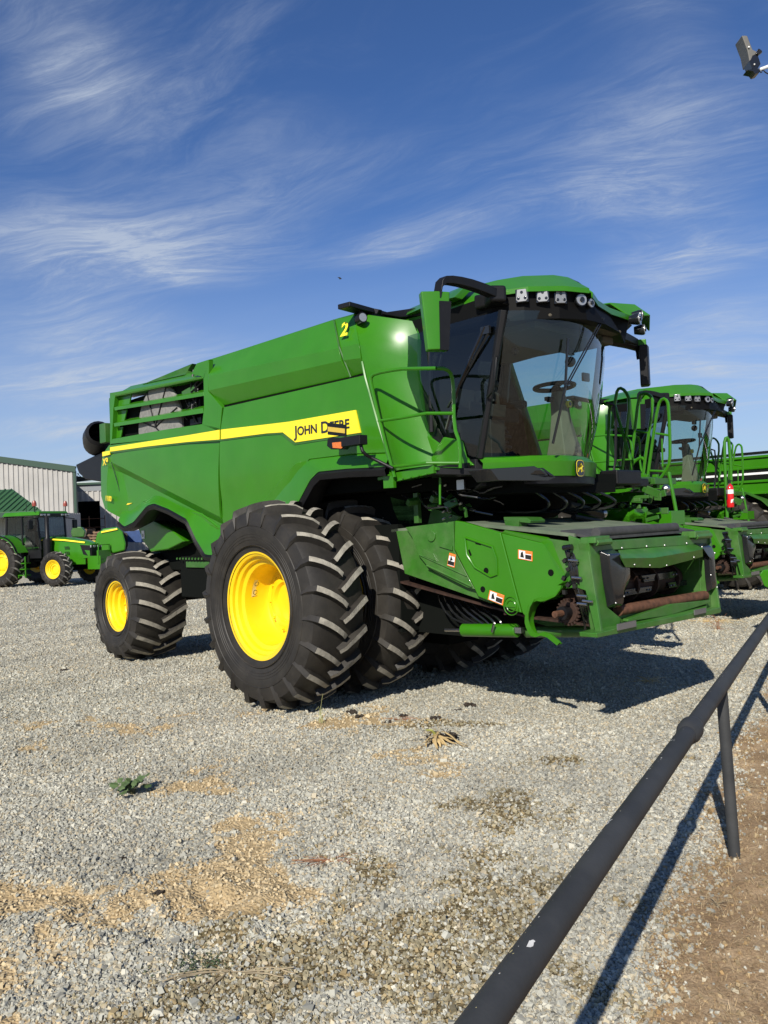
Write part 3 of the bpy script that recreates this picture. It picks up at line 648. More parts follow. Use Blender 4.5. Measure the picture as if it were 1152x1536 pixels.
    for k in range(12):
        a = S(282+rg_.random()*18, 592+rg_.random()*45, 1.22); m.tube([a, a+V(rg_.uniform(-.12, .12), -.05, rg_.uniform(.05, .2)), a+V(rg_.uniform(-.25, .2), 0, rg_.uniform(.1, .35))], .014, 6)
    m.box(S(294, 606, 1.2), (.3, .05, .10)); m.box(S(296, 632, 1.2), (.28, .05, .08)); m.build('engine_hose', black, root)
    m = M(); a = S(284, 588, 1.24); m.box(a, (.32, .04, .10), rot=rotd('Y', -8)); m.box(S(292, 622, 1.12), (.28, .04, .06)); m.box(S(172, 640, 1.1)+V(.05, 0, 0), (.3, .06, .9)); m.parts('engine_bracket', green_d, root, bevel=.006)
    # dark folded cover standing above the louvres
    m = M(); m.slab([S(210, 578, 1.05), S(288, 545, 1.05), S(281, 556, 1.05), S(276, 562, 1.15), S(214, 576, 1.15)], (0, .5, 0)); m.build('top_cover', green_d, root, bevel=.01)
    # yellow stripe
    m = M(); vs = 1.385
    U = [(165, 671), (280, 653), (330.5, 644.5), (400, 637), (433, 633), (533, 615)]; L = [(165, 677.5), (280, 663), (330.5, 659), (400, 653), (424, 648.5), (443, 663.5), (540.5, 649)]
    def strip(up_, lo_):
        m.slab([S(x, y, vs) for x, y in up_]+[S(x, y, vs) for x, y in reversed(lo_)], (0, .014, 0))
    strip([(165, 671), (222, 662), (280, 653), (329, 644.7)], [(165, 677.5), (222, 669.5), (280, 663), (329, 659.2)])
    strip([(331.6, 644.4), (400, 636.5), (433, 632.5), (533, 615)], [(331.6, 658.8), (400, 650), (424, 648.5), (443, 663.5), (540.5, 649)])
    strip([(153.4, 678.2), (164.5, 676)], [(153.4, 684.6), (164.5, 682)])
    m.build('yellow_stripe', yell_s, root, smooth=0)
    m = M(); m.slab([S(x, y, 1.378) for x, y in [(165, 677), (280, 662.5), (329, 658.7), (400, 650), (423, 648), (442, 663), (541, 648.5), (541, 652), (441, 667.5), (421, 651.5), (400, 652.6), (329, 661.5), (280, 665.2), (165, 680)]], (0, .02, 0)); m.build('stripe_shadow_line', green_d, root, smooth=0)  # darker green strip: shade of the crease under the stripe, done as colour
    o1, o2 = S(442, 653.5, vs+.004), S(525, 641.5, vs+.004); X = (o2-o1).normalized(); wd = (o2-o1).length; cur = 0.; objs = []
    for tx, sz_ in (('J', .165), ('OHN', .128), ('D', .165), ('EERE', .128)):
        if tx == 'D': cur += .045
        t = lettering(tx, 'lettering', badge, root, o1+X*cur+V(0, 0, .0 if sz_ < .15 else -.012), X, (0, 0, 1), sz_, .0015, bold=.0028); objs.append((t, cur))
        cur = max((v_.co-o1).dot(X) for v_ in t.data.vertices)+.008
    k = wd/cur
    for t, _ in objs:
        for v_ in t.data.vertices: d_ = (v_.co-o1).dot(X); v_.co += X*(d_*(k-1))
    ym = mat('yellow_letter', (.85, .65, .04), .45)
    def on_rear(px, py, lift=.004): p = S(px, py, 1.35); return V(p.x, -(1.35+rear_fn(p.x, p.z)+lift), p.z)
    lettering('X9', 'lettering', ym, root, on_rear(156.5, 698.5, .030), (1, 0, .02), (0, 0, 1), .150, .002, squeeze=1.0, bold=.0015)
    lettering('1100', 'lettering', ym, root, on_rear(159.5, 751, .022), (1, 0, -.10), (.1, 0, 1), .110, .002, squeeze=.95, bold=.001)
    m = M(); m.slab([on_rear(*p, .010) for p in ((181, 757.5), (183, 755), (190, 754.5), (185, 757))], (0, .004, 0)); m.build('small_mark', ym, root, smooth=0)
    # seams
    m = M(); m.tube([on_rear(167.5, 693), on_rear(172, 730), on_rear(177.5, 765)], .005, 5); m.build('panel_seam', badge, root)
    # upper tank side
    def tank(name, cols_, vv_):
        m = M(); rows = []
        for i in range(len(vv_)): rows.append([S(*c[i], vv_[i]) for c in cols_])
        rows.append([p+V(0, .12, .0) for p in rows[-1]]); rows.insert(0, [p+V(0, .25, .02) for p in rows[0]])
        m.loft(rows, close='lines', capends=True); return m.build(name, green, root, bevel=.010, smooth=8)
    vv_ = [1.16, 1.36, 1.35, 1.27]
    tank('tank_side_panel', [((313.8, 539.5), (312.3, 564), (312.3, 586), (335.5, 608.5)), ((499.6, 479), (508, 522), (512.5, 541), (524.5, 566.2))], vv_)
    tk = tank('tank_corner_panel', [((501.5, 478.3), (510, 521.5), (514.5, 540.5), (527, 565.5)), ((531, 470.5), (539, 515), (542, 537), (546.5, 560))], vv_)
    q0 = S(511.5, 505, 1.33)+V(0, -.012, 0)
    lettering('2', 'lettering', mat('number_yellow', (.85, .75, .03), .5), root, q0, S(524, 501.7, 1.33)-S(511.5, 505, 1.33), S(515, 482, 1.245)-S(511.5, 505, 1.33), .25, .002, squeeze=.9, bold=.006, keep=True)
    m = M(); m.slab([S(x, y, 1.33) for x, y in [(336, 609), (525, 566), (545, 561), (545.5, 563), (527, 572), (338, 613)]], (0, .12, 0)); m.build('ledge_shadow_strip', dark, root, smooth=0)  # near-black strip painted in for the shade under the tank ledge
    m = M(); m.tube([S(501, 480, 1.18), S(509, 521, 1.37), S(526, 565.5, 1.30)], .010, 6); m.build('latch_rod', green_d, root)
    # grain tank front: curved panel between the corner and the cab
    L_ = [S(531, 470.5, 1.17), S(539, 515, 1.35), S(547, 561, 1.33), S(566, 630, 1.37), S(590, 707, 1.38)]
    R_ = [S(625, 483, .90), S(630, 503, .90), S(628, 560, .90), S(638, 628, .93), S(656, 697, .95)]
    L_, R_ = res(L_, 12), res(R_, 12); rows = []
    for ir, (a, b) in enumerate(zip(L_, R_)):
        row = []
        for k in range(9):
            t_ = k/8; p = a.lerp(b, t_); p.x -= (.0+.085*ir/11)*sin(pi*t_); row.append(p)
        rows.append(row)
    m = M(); m.loft(rows); m.build('tank_front_panel', green, root, solid=.02, smooth=30)
    m = M(); m.tube([p+V(.005, -.01, 0) for p in L_[4:]], .014, 6); m.tube([p for p in R_], .022, 8); m.build('panel_edge', green, root)
    # top plate of tank and folded black covers
    m = M(); m.slab([S(531, 470.5, 1.17), S(625, 483, .90), V(1.2, .9, 3.78), V(.9, 1.17, 3.9), V(-1.7, 1.16, 3.95), S(313.8, 539.5, 1.16)], (0, 0, -.04)); m.build('tank_top', green_d, root, smooth=0)
    m = M(); m.box(S(552, 468, 1.05), (.16, .75, .05), rot=rotd('Z', 8)); a = S(534, 463, 1.22)
    m.slab([S(528, 457, 1.2), S(569, 464, 1.0), S(566, 471, 1.0), S(532, 470, 1.2)], (0, .05, 0)); m.slab([S(565, 470, .9), S(648, 458, .9), S(648, 466, .9), S(636, 473, .9), S(600, 476, .9)], (0, .6, 0))
    m.build('folded_tank_cover', black, root, bevel=.008)
    wl = M(); c = S(538.5, 479, 1.24); wl.tube([c, c+V(.08, -.02, -.0)], .052, 16, 1); wl.tube([c+V(.08, -.02, 0), c+V(.084, -.021, 0)], .042, 16, 0); wl.tube([c+V(0, .05, 0), c+V(-.02, .05, .12)], .02, 8, 1)
    wl.build('work_light', [lampm, black], root)
    # rear chute and rear end
    m = M(); c = S(138, 657, 1.0)
    m.rev([(.16, -.30), (.21, -.25), (.24, .0), (.22, .28), (.15, .34), (.10, .345), (.09, .2), (.001, .15)], (0, 0, 0), 'x', 20)
    o = m.build('exhaust_duct', black, root, loc=c+V(.0, .1, .0)); o.rotation_euler = (0, radians(12), radians(160))
    m = M(); P = [S(x, y, .9) for x, y in [(156, 676), (113, 697), (118, 710), (128, 719), (152, 723)]]; m.slab(P, (0, 1.8, 0)); m.build('spreader_hood', black, root, bevel=.02)
    m = M(); m.slab([V(-4.85, -1.2, 3.0), V(-4.5, -1.2, 3.82), V(-4.5, 1.2, 3.82), V(-4.85, 1.2, 3.0)], (-.04, 0, 0)); m.slab([V(-4.85, -1.2, 3.0), V(-4.85, 1.2, 3.0), V(-4.7, 1.2, 2.2), V(-4.7, -1.2, 2.2)], (-.04, 0, 0)); m.box(S(158, 650, 1.15), (.2, .1, .3)); m.build('rear_cover', green_d, root, bevel=.01)
    # left side of the body (plain, seen only from a step aside)
    m = M(); m.slab([(x, 1.25, z) for x, z in [(-4.85, 2.4), (-4.85, 3.05), (-4.5, 3.9), (.8, 3.88), (1.3, 2.35), (.9, 2.3), (-1.3, 2.2), (-1.5, 1.7), (-2.6, 1.8), (-3.6, 2.2), (-4.3, 1.95)]], (0, .08, 0)); m.build('left_side_panel', green, root, bevel=.02)
    # ---- right hand platform, rails, signal arm
    m = M(); m.slab([S(577, 712, 1.36), S(650, 697, 1.36), S(650, 710, 1.36), S(577, 726, 1.36)], (0, .05, 0)); m.slab([V(1.2, -1.34, 2.31), V(1.98, -1.34, 2.35), V(1.98, -.9, 2.35), V(1.2, -.9, 2.31)], (0, 0, -.03))
    m.box(S(583, 722, 1.37), (.10, .05, .13)); m.box(S(589, 716, 1.38), (.05, .04, .2)); m.tube([S(660, 716, 1.2), S(660, 757, 1.2)], .012, 6)
    for k in range(6): m.ball(S(580+k*12, 722-k*2.2, 1.375), .010, 0, 6, 4)
    m.build('platform', green, root, bevel=.005)
    m = M(); m.slab([S(650, 701, 1.34), S(737, 703, .95), S(737, 714, .95), S(650, 712, 1.34)], (-.25, .06, 0)); m.build('platform_bumper', black, root, bevel=.01)
    g = 1.40; r_ = .017
    m = M()
    A_ = [S(592, 716, g), S(574, 650, g), S(557, 578, g), S(556, 566, g), S(563, 560, g), S(598, 553.5, g), S(620, 553, g), S(655, 552.5, g)]
    m.tube(smoothp(A_[:1]+A_[1:], 1), r_, 8); c1_ = S(655, 552.5, g)
    c2_ = [c1_, S(669, 553, 1.33), S(678, 562, 1.22), S(680.5, 585, 1.2), S(681, 640, 1.2), S(690, 665, 1.2), S(690.5, 702, 1.2)]
    m.tube(smoothp(c2_, 1), r_, 8)
    m.tube([S(568, 631.5, g), S(600, 627, g), S(640, 620, g), S(681, 620, 1.2)], r_*.9, 8); m.tube([S(591, 700, g), S(640, 694.5, g), S(690, 694.5, 1.2)], r_*.9, 8)
    m.build('handrail', green, root)
    m = M(); vS = 1.62
    m.tube(smoothp([S(590, 703, 1.42), S(560, 688, 1.5), S(545, 680, vS), S(541, 668, vS), S(541, 659, vS)], 1), .018, 8)
    a = S(528, 662, vS); m.box(a+V(.03, 0, 0), (.27, .10, .09)); m.slab([S(491, 658, vS), S(497, 656, vS), S(524, 657, vS), S(542, 655, vS), S(543, 664, vS), S(524, 666, vS), S(516, 674, vS), S(496, 674, vS), S(490, 669, vS)], (0, .05, 0)); m.slab([S(491, 634, vS), S(518, 637, vS), S(518, 655, vS), S(491, 652, vS)], (0, .02, 0))
    sg = m.build('signal_arm', black, root, bevel=.006)
    m = M(); m.slab([S(499, 664, vS+.004), S(521, 662, vS+.004), S(513, 673, vS+.004), S(500, 672, vS+.004)], (0, -.01, 0)); m.build('amber_lamp', ambr, sg, bevel=.003)
    m = M(); m.slab([S(492, 640, vS+.003), S(517.5, 643, vS+.003), S(517.5, 650, vS+.003), S(492, 647, vS+.003)], (0, -.004, 0)); m.build('reflector', mat('reflector_yellow', (.55, .38, .05), .3), sg, smooth=0)
    # ---- cab
    cab = M(); zf, zt = 2.42, 3.70
    cab.slab([(.95, -.92, zf), (2.1, -.95, zf), (2.5, -.45, zf), (2.56, 0, zf), (2.38, .45, zf), (2.08, .82, zf), (.95, .80, zf)], (0, 0, -.10))
    def pil(a, b, w1=.05, w2=.07): 
        a, b = Vector(a), Vector(b); m_ = [a.lerp(b, t) for t in (0, .5, 1)]; cab.tube(m_, [w1, w1*.9, w2], 6)
    pil((2.16, -.95, zf), (2.50, -.95, zt), .036, .045); pil((2.12, .83, zf), (2.38, .83, zt), .03, .038)
    pil((.98, -.92, zf), (1.15, -.95, zt), .05, .05); pil((.98, .80, zf), (1.15, .82, zt), .05, .05)
    pil((1.58, -.96, zf+.3), (1.62, -.98, zt), .028, .028)
    cab.slab([(.95, -.92, zf), (.95, .92, zf), (1.0, .92, 2.95), (1.0, -.92, 2.95)], (.03, 0, 0))
    cabo = cab.build('cab', black, root, bevel=.006)
    def gl(name, rows, mt): mm = M(); mm.loft(rows); return mm.build(name, mt, cabo, smooth=60)
    def arc(z, us, k): # windshield plan curve at height
        return None
    bot = smoothp([(2.17, -.93, zf), (2.40, -.72, zf), (2.54, -.38, zf), (2.55, -.08, zf), (2.47, .28, zf), (2.28, .66, zf), (2.12, .82, zf)], 2)
    top = smoothp([(2.50, -.93, zt), (2.67, -.72, zt), (2.79, -.38, zt), (2.80, -.08, zt), (2.71, .28, zt), (2.54, .66, zt), (2.38, .82, zt)], 2)
    mid = [a.lerp(b, .5)+V(.06, 0, 0) for a, b in zip(bot, top)]; q1 = [a.lerp(b, .25)+V(.045, 0, 0) for a, b in zip(bot, top)]; q3 = [a.lerp(b, .75)+V(.045, 0, 0) for a, b in zip(bot, top)]
    gl('windshield', [bot, q1, mid, q3, top], glz)
    for s_, nm, mt in ((-1, 'side_window', glz_d), (1, 'side_window', glz)):
        y = -.955 if s_ < 0 else .835
        b_ = [V(1.0, y*.97, 3.05), V(1.3, y, 2.85), V(1.7, y, 2.62), V(2.0, y, zf+.05), V(2.16 if s_ < 0 else 2.12, y, zf)]; t_ = [V(1.15, y, zt), V(1.4, y*1.02, zt), V(1.8, y*1.03, zt), V(2.2, y*1.02, zt), V(2.48 if s_ < 0 else 2.38, y, zt)]
        if s_ > 0: b_ = [V(1.0, y*.97, zf), V(1.3, y, zf), V(1.7, y, zf), V(2.0, y, zf), V(2.16, y, zf)]
        gl(nm, [b_, [a.lerp(b, .5)+V(0, s_*.035, 0) for a, b in zip(b_, t_)], t_], mt)
    gl('rear_window', [[V(.99, -.9, 2.95), V(.99, .9, 2.95)], [V(1.12, -.9, zt), V(1.12, .9, zt)]], glz)
    # lower green side of the cab and black gap strip
    m = M(); y = -.965
    m.slab([(1.0, y, 3.03), (1.3, y, 2.83), (1.7, y, 2.60), (1.98, y, zf+.04), (2.1, y, 2.36), (1.45, y, 2.34), (1.30, y, 2.6)], (0, .05, 0)); m.slab([(1.45, y-.02, 2.34), (2.05, y-.02, 2.34), (1.98, y-.02, 2.6), (1.75, y-.02, 2.66)], (0, .03, 0)); m.build('cab_side_skirt', green, cabo, bevel=.015)
    m = M(); m.box((1.55, -.90, 2.36), (1.0, .2, .05)); m.loft([[S(635, 490, .93), S(642, 495, .95)], [S(633, 560, .93), S(640, 560, .95)], [S(640, 628, .94), S(655, 640, .96)], [S(660, 690, .96), S(683, 692, .97)]]); m.build('gap_seal', black, cabo, solid=.01, smooth=0)
    # interior
    m = M(); c = V(1.42, 0, 2.45)
    for k in range(6): m.box(c+V(0, 0, .05+.055*k), (.42-.02*(k % 2)*2, .46-.05*(k % 2), .05), 0)
    m.box(c+V(.0, 0, .48), (.55, .56, .16)); m.box(c+V(-.30, 0, .92), (.16, .54, .85), rot=rotd('Y', -10)); m.box(c+V(-.40, 0, 1.38), (.12, .30, .20)); m.box(c+V(.1, -.36, .62), (.5, .12, .16)); m.box(c+V(.1, .36, .62), (.4, .09, .08))
    m.build('seat', seatm, cabo, bevel=.03)
    m = M(); m.box((1.75, -.42, 2.62), (.42, .22, .42)); m.box((1.8, -.46, 2.95), (.45, .20, .12), rot=rotd('Y', 12)); m.box((1.35, -.62, 2.9), (.3, .25, .75)); m.tube([(2.0, -.45, 2.9), (2.05, -.52, 3.05), (1.95, -.60, 3.2)], .02, 6); m.tube([(1.95, -.45, 3.0), (1.96, -.45, 3.15)], .03, 8); m.ball((1.96, -.45, 3.17), .045)
    m.box((1.7, -.60, 3.05), (.05, .26, .19)); m.build('control_console', consm, cabo, bevel=.02)
    sb = Fp(852, 688, 2.30); st_ = Fp(838, 588, 2.12)
    m = M(); 
    rows = []
    for t_, wx, wy in ((0, .17, .20), (.3, .12, .15), (.62, .085, .11), (.85, .075, .10), (1, .06, .07)):
        p = sb.lerp(st_, t_); wx *= .85; wy *= .85; rows.append([p+V(-wx, -wy, 0), p+V(wx*.6, -wy, 0), p+V(wx, 0, 0), p+V(wx*.6, wy, 0), p+V(-wx, wy, 0), p+V(-wx, -wy, 0)])
    m.loft(rows); m.build('steering_column', olive, cabo, bevel=.01, smooth=20)
    m = M(); cw = st_+V(-.05, 0, .06); R0 = .205; pts = []
    for k in range(25): a_ = 2*pi*k/24; pts.append(cw+V(cos(a_)*R0*.98, sin(a_)*R0, cos(a_)*R0*.05))
    m.tube(pts, .022, 8, cap=False); 
    for a_ in (90, 210, 330): a_ = radians(a_); m.tube([cw+V(0, 0, -.03), cw+V(cos(a_)*R0, sin(a_)*R0, cos(a_)*R0*.05)], .013, 6)
    m.tube([st_, cw+V(0, 0, -.01)], .05, 10); m.box(st_+V(-.02, -.12, -.08), (.05, .14, .04)); m.box(st_+V(0, -.16, -.10), (.04, .06, .03)); m.build('steering_wheel', black, cabo)
    m = M(); c = st_+V(.10, .0, -.14); m.tube([c, c+V(.03, 0, 0)], .038, 14); m.build('yellow_tag', yell_s, cabo)
    m = M(); m.tube([c+V(.035, 0, 0), c+V(.038, 0, 0)], .02, 10); m.tube([c+V(.02, -.01, -.03), c+V(.06, -.05, -.2), c+V(.1, -.12, -.42)], .005, 5); m.build('key_cord', badge, cabo)
    m = M(); c = V(2.35, .28, 3.50); m.box(c, (.05, .10, .07)); m.ball(c+V(0, 0, -.10), .055); m.ball(V(2.3, -.55, 3.42), .04); m.box((2.25, .70, 3.30), (.03, .12, .09)); m.tube([V(1.5, -.7, 3.7), V(1.55, -.72, 3.55), V(1.5, -.75, 3.35)], .02, 6); m.build('camera_monitor', black, cabo, bevel=.01)
    m = M(); m.slab([(1.05, -.9, 3.64), (2.75, -.6, 3.64), (2.75, .6, 3.64), (1.05, .9, 3.64)], (0, 0, .04)); m.box((2.35, 0, 3.60), (.55, 1.3, .08)); m.build('headliner', hline, cabo, bevel=.02)
    # wipers and grab handle
    m = M(); 
    wv = lambda x, y, v: S(x, y, v)
    P1 = [V(2.90, -.05, 3.68), V(2.86, .28, 3.30), V(2.76, .50, 3.05)]
    m = M()
    for dd in (0, .035): m.tube([V(2.87, .05+dd, 3.70), V(2.80, -.50+dd, 3.02)], .007, 5)
    m.tube([V(2.80, -.42, 3.46), V(2.79, -.48, 3.0), V(2.66, -.52, 2.52)], .013, 5)
    m.build('wiper', blk_g, cabo); m = M()
    m.tube([V(2.36, -1.0, 3.52), V(1.85, -1.01, 2.92)], .012, 5); m.tube([V(2.33, -1.01, 3.58), V(2.0, -1.02, 3.1), V(1.82, -1.01, 2.72)], .016, 5); m.box(V(2.33, -1.0, 3.55), (.10, .03, .07))
    m.build('wiper', blk_g, cabo)
    m = M(); m.tube(smoothp([V(2.42, -.97, 3.30), V(2.46, -1.03, 3.27), V(2.42, -1.04, 3.0), V(2.32, -1.0, 2.95)], 1), .012, 6); m.build('grab_handle', black, cabo); m = M(); m.tube(smoothp([V(2.3, 1.0, 3.05), V(2.34, 1.12, 3.02), V(2.28, 1.14, 2.25), V(2.2, 1.05, 2.2)], 1), .014, 6); m.build('grab_handle', black, cabo); m = M(); m.tube([V(2.40, .80, 3.5), V(2.20, .80, 2.55)], .02, 6); m.build('grab_handle', black, cabo)
    # cab lower lip with vent and badge
    m = M(); lo = [(2.2, -.98), (2.48, -.68), (2.63, -.36), (2.65, -.12), (2.58, .24), (2.38, .60), (2.12, .86)]
    rows = [smoothp([V(x-.06, y*.97, 2.425) for x, y in lo], 1), smoothp([V(x+.02, y, 2.37) for x, y in lo], 1), smoothp([V(x+.0, y, 2.24) for x, y in lo], 1), smoothp([V(x-.2, y*.9, 2.22) for x, y in lo], 1)]
    m.loft(rows); m.build('front_lip', green, root, smooth=30, solid=.01)
    m = M(); a = [Fp(734, 703, 2.46), Fp(802, 699, 2.70), Fp(835, 716, 2.76), Fp(822, 721, 2.76), Fp(748, 721, 2.50)]
    m.slab(a, (-.25, 0, 0)); b_ = [Fp(748, 705, 2.43), Fp(800, 703, 2.61), Fp(818, 716, 2.665), Fp(754, 717, 2.43)]; m.loft([[p+V(.105, 0, 0) for p in b_+b_[:1]], [p.lerp(sum(b_, Vector())/4, .25)+V(.12, 0, 0) for p in b_+b_[:1]]]); m.slab([p.lerp(sum(b_, Vector())/4, .45)+V(.11, 0, 0) for p in b_], (.03, 0, 0)); m.build('front_vent', blk_g, root, bevel=.006)
    m = M(); m.loft([smoothp([V(x-.01, y, 2.235) for x, y in lo], 1), smoothp([V(x-.01, y, 2.17) for x, y in lo], 1), smoothp([V(x-.3, y*.9, 2.12) for x, y in lo], 1)]); m.build('lip_underside', black, root, solid=.01)
    bc = V(2.668, -.13, 2.305); m = M()
    def rr(c, w_, h_, r, d, mi): 
        pts = []
        for cx_, cz_, a0 in ((w_/2-r, h_/2-r, 0), (-w_/2+r, h_/2-r, 90), (-w_/2+r, -h_/2+r, 180), (w_/2-r, -h_/2+r, 270)):
            for k in range(5): a_ = radians(a0+k*22.5); pts.append(c+V(0, cx_+cos(a_)*r, cz_+sin(a_)*r))
        m.slab(pts, (d, 0, 0), mi)
    rr(bc, .135, .165, .045, .012, 0); rr(bc+V(.012, 0, 0), .121, .151, .04, .002, 1); rr(bc+V(.014, 0, 0), .111, .141, .036, .002, 0)
    deer(m, bc+V(.017, 0, .0), (0, 1, 0), (0, 0, 1), .095, 1)
    m.build('badge', [badge, yell_s], root, smooth=0)
    # ---- roof
    m = M()
    FE = [(2.18, -1.0), (2.42, -.90), (2.66, -.79), (2.86, -.54), (2.95, -.28)]
    lowE = [V(.75, -.75, 3.98), V(1.2, -.86, 3.90), V(1.75, -.93, 3.86)]+[V(x, y, 3.895) for x, y in FE[1:]]
    topE = [V(.85, -.55, 4.05), V(1.3, -.62, 4.08), V(1.8, -.66, 4.10), V(2.22, -.66, 4.08), V(2.42, -.54, 4.09), V(2.62, -.34, 4.085), V(2.68, -.20, 4.075)]
    topC = [V(.85, 0, 4.06), V(1.3, 0, 4.12), V(1.8, 0, 4.13), V(2.1, 0, 4.13), V(2.3, 0, 4.12), V(2.5, 0, 4.10), V(2.66, .0, 4.07)]
    botC = [p+V(0, 0, -.04) for p in lowE]
    m.loft([botC, lowE, topE, topC])
    # left part of the brow, lower and stepped back, then the ear
    lowL = [V(2.93, -.20, 3.88), V(2.80, .1, 3.88), V(2.70, .5, 3.88), V(2.66, .97, 3.885)]; topL = [V(2.66, .0, 4.07), V(2.50, .2, 4.06), V(2.45, .5, 4.04), V(2.40, .97, 4.03)]; bk = [V(1.8, 0, 4.12), V(1.8, .2, 4.11), V(1.8, .5, 4.10), V(1.8, .97, 4.05)]; bk2 = [V(.85, 0, 4.06), V(.85, .2, 4.06), V(.85, .5, 4.05), V(.75, .85, 3.98)]
    m.loft([[p+V(0, 0, -.05) for p in lowL], lowL, topL, bk, bk2]); m.loft([[V(.75, .85, 3.90), V(1.8, .98, 3.86), V(2.66, .98, 3.84)], [V(.75, .85, 3.98), V(1.8, .98, 4.05), V(2.4, .98, 4.03)]])
    rf = m.build('roof', green, root, solid=.015, smooth=20)
    m = M(); e = [V(2.66, .92, 3.88), V(2.45, .90, 4.06), V(2.1, .88, 4.09), V(1.8, .85, 4.08)]; e2 = [V(2.72, 1.22, 3.92), V(2.55, 1.22, 4.07), V(2.2, 1.2, 4.08), V(1.8, 1.1, 4.0)]; e3 = [V(2.62, 1.38, 3.80), V(2.5, 1.36, 3.95), V(2.2, 1.3, 3.98), V(1.8, 1.15, 3.9)]
    m.loft([e, e2, e3]); m.build('roof_ear', green, rf, solid=.015, bevel=.004); m = M(); m.slab([V(1.3, -.95, 3.92), V(1.8, -1.05, 3.92), V(2.05, -1.08, 3.90), V(2.05, -.9, 4.04), V(1.5, -.75, 4.06), V(1.2, -.80, 4.02)], (0, .1, 0)); m.build('roof_ear', green, rf, solid=.015, bevel=.004)
    m = M()   # black brow under the roof
    bl = [V(.9, -.9, 3.86), V(1.75, -.95, 3.84), V(2.36, -.92, 3.88), V(2.60, -.78, 3.88), V(2.80, -.53, 3.88), V(2.88, -.27, 3.88), V(2.76, .1, 3.86), V(2.66, .5, 3.86), V(2.62, .97, 3.86), V(2.55, 1.15, 3.84), V(1.8, 1.05, 3.84), V(.9, .9, 3.86)]
    bd = [V(.95, -.88, 3.66), V(1.75, -.93, 3.64), V(2.34, -.92, 3.62), V(2.60, -.78, 3.62), V(2.79, -.52, 3.63), V(2.88, -.22, 3.64), V(2.88, .1, 3.64), V(2.79, .5, 3.63), V(2.57, .95, 3.62), V(2.4, 1.05, 3.68), V(1.8, 1.0, 3.68), V(.95, .88, 3.68)]
    m.loft([bl+bl[:1], bd+bd[:1]]); b = m.add(bd); m.face(range(b, b+12)); b = m.add(bl); m.face(range(b, b+12)); m.build('roof_brow', brow, rf, smooth=20)
    m = M(); m.box(V(2.42, -.96, 3.84), (.22, .16, .15), rot=rotd('Z', -35)); m.slab([V(2.2, -1.0, 3.90), V(2.45, -1.02, 3.86), V(2.5, -.95, 3.76), V(2.2, -1.0, 3.76)], (0, .15, 0)); m.build('light_housing', black, rf, bevel=.03, seg=3); m = M(); m.tube([V(2.1, .95, 3.8), V(2.3, 1.45, 3.74), V(2.34, 1.6, 3.72)], .06, 10); m.build('light_housing', black, rf, bevel=.01)
    # work lights
    def sqlight(c, yawd, sq=True, mtl=0):
        R_ = rotd('Z', yawd); m = M()
        m.box(c, (.05, .115, .12), 1, rot=R_); m.slab([c+R_@V(.026, a_, b__) for a_, b__ in ((-.052, -.035), (-.035, -.055), (.035, -.055), (.052, -.035), (.040, .055), (-.040, .055))], R_@V(.010, 0, 0), 0)
        for a_, b__ in ((0, .028), (-.03, -.025), (.03, -.025)): m.tube([c+R_@V(.034, a_, b__), c+R_@V(.042, a_, b__)], .014, 8, 1)
        return m.build('work_light', [plate, badge], rf, bevel=.006)
    sqlight(V(2.60, -.80, 3.825), -62); sqlight(V(2.715, -.66, 3.82), -52); sqlight(V(2.80, -.52, 3.81), -38)
    for c, r, yd in ((V(2.90, -.33, 3.80), .058, -25), (V(2.91, -.19, 3.79), .045, -8), (V(2.78, .90, 3.83), .06, 15), (V(2.72, 1.05, 3.90), .055, 35), (V(2.76, 1.02, 3.74), .055, 25)):
        d_ = rotd('Z', yd)@V(1, 0, 0); m = M(); m.tube([c-d_*.10, c-d_*.03, c], [r*.7, r, r], 18, 1); m.tube([c, c+d_*.008], r*.86, 18, 0); m.tube([c+d_*.008, c+d_*.02], r*.4, 12, 1); m.build('work_light', [lampm, blk_g], rf)
    m = M(); m.box((2.05, .1, 4.16), (.16, .10, .025)); m.box((2.05, .1, 4.145), (.08, .06, .03)); m.build('roof_antenna', black, rf, bevel=.004)
    m = M(); m.rev([(.13, 0), (.13, .06), (.10, .10), (.04, .12), (.001, .12)], (1.9, .75, 4.08), 'z', 20); m.build('receiver_dome', yellow, rf)
    m = M(); m.tube([(1.95, 1.05, 4.0), (1.95, 1.05, 4.28)], .008, 5); m.build('whip_antenna', black, rf)
    # mirrors
    for s_ in (-1, 1):
        m = M()
        if s_ < 0: pth = [V(2.46, -.90, 3.83), V(2.46, -1.28, 3.87), V(2.41, -1.50, 3.89), V(2.39, -1.64, 3.87), V(2.38, -1.67, 3.74)]; rr_ = [.055, .055, .045, .04, .035]
        else: pth = [V(2.40, 1.05, 3.78), V(2.36, 1.40, 3.76), V(2.34, 1.60, 3.74), V(2.34, 1.66, 3.68), V(2.34, 1.66, 3.6)]; rr_ = [.055, .05, .045, .04, .03]
        pp_ = smoothp(pth, 1); m.loft([[p+V(.045, 0, .042*(1-.4*i/len(pp_))) for i, p in enumerate(pp_)], [p+V(-.045, 0, .042*(1-.4*i/len(pp_))) for i, p in enumerate(pp_)], [p+V(-.04, 0, -.04*(1-.4*i/len(pp_))) for i, p in enumerate(pp_)], [p+V(.04, 0, -.04*(1-.4*i/len(pp_))) for i, p in enumerate(pp_)]], close='lines', capends=True)
        ma = m.build('mirror_arm', black, root, bevel=.018, seg=3)
        m = M(); y = s_*1.66; zc = 3.53 if s_ < 0 else 3.49; hh = .245 if s_ < 0 else .22
        X0 = V(2.33 if s_ < 0 else 2.37, y, zc); R_ = rotd('Z', -32 if s_ < 0 else 28)
        def mp_(a, b_, c_): return X0+R_@V(a, b_, c_)
        tw, bw = .125, .085
